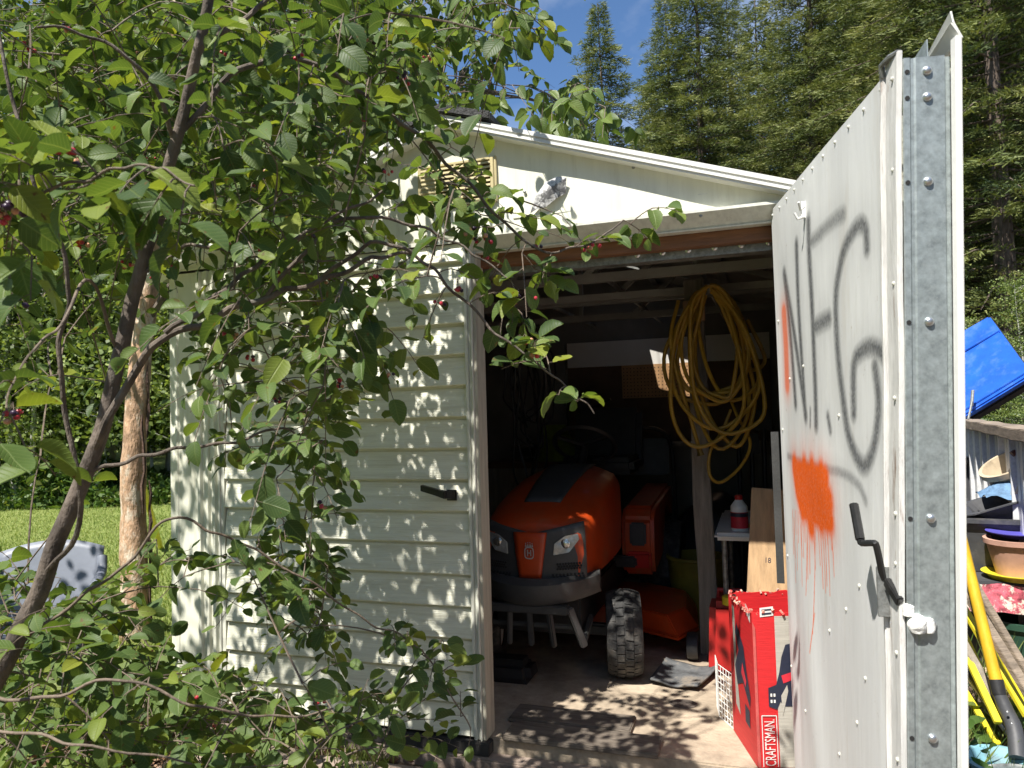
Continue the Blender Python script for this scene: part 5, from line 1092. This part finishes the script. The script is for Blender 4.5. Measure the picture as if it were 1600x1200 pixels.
# berries
bmh = MB(); bmh.lathe([(.0004, -.0045), (.003, -.0038), (.0046, -.001), (.0046, .0012), (.003, .0036), (.0018, .0044), (.0022, .0056), (.0004, .0048)], 10); bmes = {}
for c in ('berry_red', 'berry_purple', 'berry_pale'): me = bmh.mesh('berry', True); me.materials.append(MT[c]); bmes[c] = me
fruit += [np.array(at(*p)) for p in ((45, 285, .94), (50, 300, .94), (35, 295, .94), (115, 222, .95), (5, 310, .95), (735, 348, 1.62), (755, 360, 1.62), (715, 432, 1.5), (690, 455, 1.5), (840, 372, 1.66), (20, 628, 1.05), (25, 450, 1.2), (455, 60, 1.55), (630, 105, 1.6), (570, 50, 1.6), (470, 70, 1.5), (410, 380, 1.45), (590, 415, 1.55), (525, 585, 1.6), (810, 450, 1.57))]
stm = MB()
for f in fruit:
    for k in range(int(tw_rng.integers(3, 7))):
        q = f+np.array([tw_rng.normal(0, .010), tw_rng.normal(0, .010), -.012-tw_rng.random()*.02]); o = link('berry', bmes[tw_rng.choice(['berry_red', 'berry_red', 'berry_purple', 'berry_purple', 'berry_pale'])], None, sbt, Vector(q-SOn)); o.rotation_euler = tuple(tw_rng.uniform(-2.6, 2.6, 3))
        s = float(tw_rng.uniform(.75, 1.15)); o.scale = (s, s, s); stm.tube([Vector(f-SOn), Vector(q-SOn)], .0005, 3, cap=False)
stm.build('berry_stems', MT['twig'], sbt, fix=False)['kind'] = 'stuff'

# ---- peeled birch with its crown over the roof
BT = Vector((-2.62, .95, -.1))
bir = thing('birch_tree', 'tree with peeled pale brown trunk and drooping pointed leaves', 'tree', tuple(BT))
tp_ = [Vector((0, 0, -.05)), Vector((.0, 0, .5)), Vector((-.01, 0, 1.0)), Vector((.03, .02, 1.6)), Vector((.10, .03, 2.2)), Vector((.16, .05, 2.9)), Vector((.24, .1, 3.7)), Vector((.3, .15, 4.6))]
P3 = smooth_path(tp_, 8); m = len(P3); b = MB(); secs = []
for i, p in enumerate(P3):
    r_ = .082*(1-.55*i/m)
    secs.append([p+Vector((math.cos(t), math.sin(t), 0))*r_*(1+.06*math.sin(3*t+i*.35)+.05*math.sin(i*.9)+.03*math.sin(i*2.1+t)) for t in [2*math.pi*k/18 for k in range(18)]])
b.loft(secs); b.build('trunk', MT['peeled'], bir, smooth=True)
b = MB()
for k, an in enumerate((.35, .5, 3.0, -.2, 2.4, .2)):
    z0 = (.0, .35, .1, .75, .9, 1.2)[k]; pts = [Vector((math.cos(an+.1*math.sin(i*1.3+k)), math.sin(an+.1*math.sin(i*1.3+k)), 0))*(.083+.012*abs(math.sin(i*1.7+k)))+Vector((0, 0, z0+i*.085)) for i in range(8)]
    b.tube(pts, [.004, .009, .011, .008, .012, .008, .010, .003], 5)
b.build('bark_strips', MT['barkstrip'], bir)
skb = [BT+p for p in P3[m//2:]]
def blimb(pts, r0, r1):
    Q = smooth_path(pts, 6); b = MB(); b.tube([p-BT for p in Q], [r0+(r1-r0)*i/(len(Q)-1) for i in range(len(Q))], 7); b.build('branch', MT['bark'], bir, smooth=True); skb.extend(Q)
top = BT+P3[-1]; midp = BT+P3[int(m*.62)]
blimb([midp, Vector((-1.6, 1.2, 3.0)), Vector((-.8, 1.3, 3.1)), Vector((-.3, 1.35, 3.0)), Vector((.05, 1.3, 2.85))], .024, .003)
blimb([midp+Vector((0, 0, .3)), Vector((-1.7, .9, 3.5)), Vector((-.9, .9, 3.7)), Vector((-.1, 1.0, 3.6))], .028, .006)
blimb([BT+P3[int(m*.5)], Vector((-1.9, 1.0, 2.5)), Vector((-1.3, 1.2, 2.75)), Vector((-.6, 1.4, 2.8))], .022, .005)
blimb([midp, Vector((-2.9, .6, 3.0)), Vector((-3.3, .4, 3.2))], .022, .006); blimb([top, Vector((-1.9, 1.2, 4.8)), Vector((-1.3, 1.3, 4.9))], .016, .005)
BREG = [([(250, -400), (900, -400), (850, -20), (760, 60), (880, 110), (950, 150), (950, 195), (870, 200), (760, 180), (690, 175), (480, 300), (270, 400), (250, 0)], .85), ([(0, -400), (250, -400), (250, 330), (0, 330)], .45)]
tb2 = MB(); bl = []; tr_n = 0; BN = np.array([list(p) for p in skb]); BTn = np.array(BT); cnt = 0
while tr_n < 40000 and cnt < 1000:
    tr_n += 1; p = np.array([tw_rng.uniform(-3.4, 1.1), tw_rng.uniform(.3, 2.2), tw_rng.uniform(2.0, 4.6)])
    if p[0] > XL-.1 and p[2] < roof_z(p[0])+.10: continue
    t_ = (p[2]-2.2)/-LIGHT.z; xs_, ys_ = p[0]+LIGHT.x*t_, p[1]+LIGHT.y*t_
    if SKX0-.3 < xs_ < SKX1+.3 and SKY0-.35 < ys_ < SKY1+.3: continue   # bare above the skylight
    x, y, d = proj(p); pr = 0
    for poly, q in BREG:
        if inside(poly, x, y): pr = q; break
    if tw_rng.random() > pr: continue
    cnt += 1; j = int(np.argmin(np.linalg.norm(BN-p, axis=1))); q = BN[j]; mid = (p+q)/2+np.array([0, 0, .08]); td = p-q; td /= max(.01, np.linalg.norm(td)); td = td*.6+np.array([0, 0, -.6])+tw_rng.normal(0, .3, 3); td /= np.linalg.norm(td)
    path = [q*(1-t)**2+mid*2*t*(1-t)+p*t*t for t in (0, .33, .66, 1)]+[p+td*.14, p+td*.27]
    tb2.tube([Vector(v-BTn) for v in path], [.004, .003, .0025, .002, .0015, .001], 4, cap=False)
    for k in range(int(tw_rng.integers(7, 12))):
        s = tw_rng.uniform(0, 1); c = path[3]*(1-s)+path[5]*s if tw_rng.random() < .75 else path[2]*(1-s)+path[3]*s
        d_ = np.array([tw_rng.normal(0, .6), tw_rng.normal(0, .6), -.75+tw_rng.normal(0, .35)]); size = tw_rng.uniform(.055, .09)
        bl.append((c+d_/np.linalg.norm(d_)*.012-BTn, frame(d_, np.array([-.2, -.9, .5])+tw_rng.normal(0, .45, 3)), size, int(tw_rng.integers(0, len(BI))), float(tw_rng.random())))
tb2.build('twigs', MT['twig'], bir, fix=False)['kind'] = 'stuff'
blv = sorted(bl, key=lambda l: np.linalg.norm(l[0]+BTn-np.array(CAM)))
bm2 = []
for i, (v, t) in enumerate(BI):
    me = bulk('leaf', v, t, np.full(len(v), .25+i*.15)); me.polygons.foreach_set('use_smooth', [True]*len(me.polygons)); me.materials.append(MT['birchleaf']); vein(me, [(v, t)]); bm2.append(me)
for (p, mt3, s, k, r_) in blv[:260]:
    o = bpy.data.objects.new('leaf', bm2[k]); col.objects.link(o); o.parent = bir; mm = Matrix([list(row) for row in mt3]).to_4x4() @ Matrix.Scale(s, 4); mm.translation = Vector(p); o.matrix_local = mm
link('foliage', join_leaves('foliage', blv[260:], BI), MT['birchleaf'], bir)['kind'] = 'stuff'

# ------------------------------------------------------------------ the woods
def needle_soup(C_, D_, Ln, Wd, rn):
    """a slim kite of two triangles for each spray"""
    N = len(C_); D_ = D_/np.linalg.norm(D_, axis=1)[:, None]; Rv = rng.normal(0, 1, (N, 3)); S = np.cross(D_, Rv); S /= np.linalg.norm(S, axis=1)[:, None]
    V = np.stack([C_, C_+D_*(Ln*.45)[:, None]+S*Wd[:, None], C_+D_*Ln[:, None], C_+D_*(Ln*.45)[:, None]-S*Wd[:, None]], 1).reshape(-1, 3)
    i = np.arange(N)*4; T = np.concatenate([np.stack([i, i+1, i+2], 1), np.stack([i, i+2, i+3], 1)]); return V, T, np.repeat(rn, 4)
def tri_soup(C_, D_, Ln, Wd, rn):
    N = len(C_); D_ = D_/np.linalg.norm(D_, axis=1)[:, None]; S = np.cross(D_, rng.normal(0, 1, (N, 3))); S /= np.linalg.norm(S, axis=1)[:, None]
    V = np.stack([C_-S*Wd[:, None], C_+S*Wd[:, None], C_+D_*Ln[:, None]], 1).reshape(-1, 3); return V, np.arange(N*3).reshape(-1, 3), np.repeat(rn, 3)
def make_conifer(h, rmax, seed, droop=.25, dens=1.0, bare=.06):
    r_ = np.random.default_rng(seed); Cs, Ds, Ls, Ws, Rs = [], [], [], [], []; bb = MB()
    z = h*bare
    while z < h*.985:
        f = 1-z/h; Lb = rmax*(f**.75)*(.65+.6*r_.random()) + .12; nb = int(r_.integers(5, 9)); a0 = r_.random()*6.28
        for k in range(nb):
            an = a0+6.283*k/nb+r_.normal(0, .25); L_ = Lb*r_.uniform(.6, 1.15); dz = -droop*L_*r_.uniform(.5, 1.4)
            base = np.array([0, 0, z]); dirh = np.array([math.cos(an), math.sin(an), 0.]); tone = r_.normal(0, .17)
            if L_ > .8: bb.tube([(0, 0, z), tuple(base+dirh*L_*.5+np.array([0, 0, dz*.3])), tuple(base+dirh*L_*.95+np.array([0, 0, dz]))], [.022, .014, .005], 4, cap=False)
            n = max(16, int(L_*150*dens)); t = r_.uniform(.12, 1.0, n)**.75
            lat = np.array([-dirh[1], dirh[0], 0.]); wl = (.09+.30*L_*np.clip(1.05-t, 0, 1)*t*1.6)
            off = r_.uniform(-1, 1, n)*wl
            pos = base+dirh*(t*L_)[:, None]+lat*off[:, None]; pos[:, 2] += dz*t**1.6+r_.normal(0, .05, n)-.25*np.abs(off)*droop*2
            d = dirh*.75+lat*(np.sign(off)*.55)[:, None]+r_.normal(0, .35, (n, 3)); d[:, 2] += .12-droop*.7*t
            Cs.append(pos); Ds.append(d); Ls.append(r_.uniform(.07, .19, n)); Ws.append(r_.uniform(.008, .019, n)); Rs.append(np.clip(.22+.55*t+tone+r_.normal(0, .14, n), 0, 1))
        z += .16+.13*r_.random()+.10*f
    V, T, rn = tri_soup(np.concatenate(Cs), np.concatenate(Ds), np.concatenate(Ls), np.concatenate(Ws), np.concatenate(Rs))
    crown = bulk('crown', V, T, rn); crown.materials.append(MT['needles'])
    tb = MB(); n = 10; tb.tube([(0.02*math.sin(i), .02*math.cos(i*1.3), h*i/n-.2) for i in range(n+1)], [max(.015, h*.0125*(1-i/n)) for i in range(n+1)], 9); tm_ = tb.mesh('trunk', True); tm_.materials.append(MT['firbark']); bt_ = bb.mesh('limbs', fix=False); bt_.materials.append(MT['firbark'])
    return tm_, crown, bt_
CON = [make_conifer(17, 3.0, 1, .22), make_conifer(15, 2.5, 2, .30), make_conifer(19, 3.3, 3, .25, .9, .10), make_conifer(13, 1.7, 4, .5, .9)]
def place_conifer(px, d, k, h, label, rz):
    p = at(px, 600, d); z = ground_z(p.x, p.y); t = thing('conifer_tree', label, 'tree', (p.x, p.y, z), rz, 'conifers in the woods behind the shed'); s = h/(17, 15, 19, 13)[k]; t.scale = (s, s, s)
    for nm, me in zip(('trunk', 'crown', 'limbs'), CON[k]):
        o = bpy.data.objects.new(nm, me); col.objects.link(o); o.parent = t
        if nm == 'limbs': o['kind'] = 'stuff'
        if nm == 'crown': o['kind'] = 'stuff'
    return t
CL = 'tall green conifer standing in the woods behind the shed'
hand = [(955, 30, 1, 18.0, 'slim conifer with open sky on both sides above the roof'), (1110, 24, 0, 17.5, 'broad conifer rising above the right roof slope'), (1205, 27, 3, 16.5, 'thin conifer with long drooping boughs beside broad conifer'), (1290, 22, 2, 18, None), (1400, 20, 0, 17, None), (1500, 17, 2, 18, None), (1580, 15, 1, 17, None), (1660, 18, 2, 19, None), (870, 38, 1, 17.5, None), (915, 40, 3, 17, None), (1030, 31, 1, 14.8, None), (1160, 33, 2, 20, None), (1345, 28, 1, 21, None), (1450, 26, 0, 22, None), (1545, 23, 0, 21, None), (1620, 24, 2, 22, None), (1240, 34, 0, 19, None), (1060, 36, 0, 17.0, None), (990, 38, 1, 14.5, None), (1700, 22, 0, 19, None), (1390, 33, 2, 22, None), (1500, 30, 3, 20, None), (1600, 32, 0, 23, None), (835, 44, 1, 15, None), (785, 46, 0, 17, None), (720, 44, 2, 18, None), (640, 42, 1, 18, None), (1130, 42, 0, 20, None), (1300, 40, 2, 23, None), (1062, 25, 2, 15.5, None), (1015, 33, 0, 13.5, None), (925, 36, 1, 13, None)]
wr = random.Random(4)
for px, d, k, h, lb in hand: place_conifer(px, d, k, h, lb or CL, wr.uniform(0, 6.28)).scale = (1.22*h/(17, 15, 19, 13)[k], 1.22*h/(17, 15, 19, 13)[k], h/(17, 15, 19, 13)[k])
for i in range(16): place_conifer(-120+i*48+wr.uniform(-20, 20), wr.uniform(23, 34), wr.choice((0, 1, 2)), wr.uniform(14, 20), 'dark conifer standing behind the pale aspens', wr.uniform(0, 6.28))['group'] = 'conifers behind the aspens'
for i in range(20):                                    # unseen woods added behind the camera, so less blue sky lights the shed
    an = R(190+i*9.5+wr.uniform(-3, 3)); d = wr.uniform(15, 20); x, y = .99+d*math.cos(an), -2.5+d*math.sin(an); k = wr.choice((0, 1, 2)); h = wr.uniform(12, 15)
    t = thing('conifer_tree', 'unseen conifer added behind the camera to cut blue sky light', 'tree', (x, y, -.1), wr.uniform(0, 6.28), 'unseen conifers added behind the camera'); s_ = h/(17, 15, 19, 13)[k]; t.scale = (s_*1.25, s_*1.25, s_)
    for nm, me in zip(('trunk', 'crown', 'limbs'), CON[k]):
        o = bpy.data.objects.new(nm, me); col.objects.link(o); o.parent = t
        if nm != 'trunk': o['kind'] = 'stuff'
# aspens
def make_aspen(h, seed):
    r_ = np.random.default_rng(seed); pts = [Vector((.10*math.sin(i*.6+seed), .10*math.cos(i*.5+seed), h*i/9-.1)) for i in range(10)]
    tb = MB(); tb.tube(pts, [max(.012, .055*(1-.75*i/9)) for i in range(10)], 8)
    Cs, Ds, Rs = [], [], []
    nb = 44
    for k in range(nb):
        z = h*(.10+.88*r_.random()**.9); an = r_.random()*6.28; L_ = (.5+1.1*(1-z/h))*r_.uniform(.5, 1.2); e = np.array([math.cos(an)*L_, math.sin(an)*L_, z+.35*L_]); b0 = np.array([.1*math.sin(z/h*5.4+seed), .1*math.cos(z/h*4.5+seed), z])
        tb.tube([tuple(b0), tuple((b0+e)/2+np.array([0, 0, .06])), tuple(e)], [.012, .008, .003], 4, cap=False)
        for c in range(5):
            ctr = b0+(e-b0)*r_.uniform(.35, 1.1)+r_.normal(0, .16, 3); n = 40
            Cs.append(ctr+r_.normal(0, 1, (n, 3))*np.array([.28, .28, .07])); Ds.append(r_.normal(0, 1, (n, 3))); Rs.append(np.clip(r_.uniform(.1, .8)+r_.normal(0, .15, n), 0, 1))
    C_ = np.concatenate(Cs); N = len(C_); V, T, rn = needle_soup(C_, np.concatenate(Ds), r_.uniform(.05, .10, N), r_.uniform(.022, .042, N), np.concatenate(Rs))
    cr = bulk('crown', V, T, rn); cr.materials.append(MT['aspenleaf']); tm_ = tb.mesh('trunk', True); tm_.materials.append(MT['aspenbark']); return tm_, cr
ASP = [make_aspen(h, s) for h, s in ((8, 1), (9, 2), (7, 3))]
for i in range(52):
    px = -160+wr.random()*520; d = 12.0+wr.random()**1.3*8; p = at(px, 600, d); k = wr.randrange(3); s = wr.uniform(.8, 1.15)
    t = thing('aspen_tree', 'slim pale-barked aspen at the edge of the lawn', 'tree', (p.x, p.y, ground_z(p.x, p.y)), wr.uniform(0, 6.28), 'aspens along the lawn'); t.scale = (s, s, s)
    for nm, me in zip(('trunk', 'crown'), ASP[k]):
        o = bpy.data.objects.new(nm, me); col.objects.link(o); o.parent = t
        if nm == 'crown': o['kind'] = 'stuff'
for i, (px, d) in enumerate(((1515, 9.5), (1600, 8.5), (1575, 11))):
    p = at(px, 600, d); t = thing('young_aspen', 'small bright green aspen sapling beyond the metal fence', 'tree', (p.x, p.y, ground_z(p.x, p.y)), i*1.9, 'aspen saplings beyond the fence'); t.scale = (.30, .30, .30)
    for nm, me in zip(('trunk', 'crown'), ASP[i]):
        o = bpy.data.objects.new(nm, me); col.objects.link(o); o.parent = t
        if nm == 'crown': o['kind'] = 'stuff'
# undergrowth at the wood's edge: one mass
def soup_on(name, n, sampler, lh, lw, mat, up=.5, label=None, cat=None):
    C_ = np.array([sampler() for _ in range(n)]); D_ = rng.normal(0, 1, (n, 3)); D_[:, 2] = np.abs(D_[:, 2])*up+up*.6
    V, T, rn = needle_soup(C_, D_, rng.uniform(*lh, n), rng.uniform(*lw, n), np.clip(rng.normal(.45, .25, n), 0, 1)); o = link(name, bulk(name, V, T, rn), mat); return tag(o, label, cat, kind='stuff')
def under():
    px = wr.uniform(-250, 420); d = wr.uniform(11.6, 15.5); p = at(px, 600, d); hh_ = .75*(.5+.5*math.sin(px*.031+d*2))*(.6+.5*math.sin(px*.011+1))+.15
    return (p.x, p.y, ground_z(p.x, p.y)+wr.random()**1.4*hh_)
soup_on('undergrowth', 26000, under, (.06, .16), (.02, .045), MT['weed'], .5, 'low green undergrowth along the edge of the woods', 'undergrowth')
def under2():
    px = wr.uniform(1380, 1900); d = wr.uniform(7.5, 14); p = at(px, 600, d); return (p.x, p.y, ground_z(p.x, p.y)+wr.random()**1.3*(.5+.5*math.sin(px*.03)))
soup_on('undergrowth', 9000, under2, (.06, .16), (.02, .045), MT['weed'], .5, 'leafy undergrowth beyond the metal fence', 'undergrowth')
# lawn
def lawn():
    while True:
        px = wr.uniform(-40, 300); t = wr.random(); d = 3.0+t*t*9.5+t*.2; p = at(px, 600, d)
        if not (XL-.1 < p.x < XR+.1 and -.05 < p.y < YB+.1): return (p.x, p.y, ground_z(p.x, p.y)-.005)
soup_on('lawn_grass', 60000, lawn, (.025, .06), (.002, .005), MT['grass'], 1.2, 'short sunlit lawn grass beside the shed', 'grass')
def tuft(cx, cy, r_, n, lh, name, label, mat='grass', z=-.1):
    C_ = np.stack([rng.normal(cx, r_, n), rng.normal(cy, r_, n), np.full(n, z)], 1); D_ = rng.normal(0, .45, (n, 3)); D_[:, 2] = 1
    V, T, rn = needle_soup(C_, D_, rng.uniform(lh*.4, lh, n), rng.uniform(.0015, .004, n), rng.random(n)); tag(link(name, bulk(name, V, T, rn), MT[mat]), label, 'grass', kind='stuff')
tuft(-.45, -.12, .06, 260, .10, 'grass_tuft', 'grass tuft growing against the closed door sill'); tuft(-.85, -.20, .10, 300, .12, 'grass_tuft', 'grass tuft between the flagstones and the shed corner'); tuft(1.62, .55, .10, 260, .22, 'tall_grass', 'tall grass growing beside the yellow shovel', 'weed'); tuft(1.85, 1.2, .22, 360, .28, 'tall_grass', 'tall grass growing before the floral stand', 'weed')
def litter():
    return (wr.gauss(-1.15, .32), wr.gauss(-.22, .16), -.098+wr.random()*.03)
soup_on('leaf_litter', 2600, litter, (.02, .05), (.006, .014), MT['litter'], .15, 'dry brown leaf litter at the shed corner', 'litter')
def weeds():
    return (wr.uniform(-1.9, -.35), wr.uniform(-1.55, -.75), -.1+wr.random()**1.5*.28)
soup_on('ground_weeds', 2400, weeds, (.03, .07), (.008, .02), MT['weed'], .5, 'low green weeds under the serviceberry', 'weeds')
for (cx, cy, n) in ((1.60, .42, 26), (1.78, .70, 22)):
    its = [(np.array([cx+wr.gauss(0, .05), cy+wr.gauss(0, .05), -.1+wr.random()*.16]), frame(np.array([wr.gauss(0, 1), wr.gauss(0, 1), .5]), np.array([0, -.3, 1.])+rng.normal(0, .3, 3)), wr.uniform(.05, .09), wr.randrange(4), wr.random()) for _ in range(n)]
    tag(link('broadleaf_weed', join_leaves('broadleaf_weed', its, BI), MT['weed']), ('broad leafy weed beside the pale blue bucket' if cx < 1.7 else 'broad leafy weed behind the yellow shovel'), 'weed', kind='stuff')
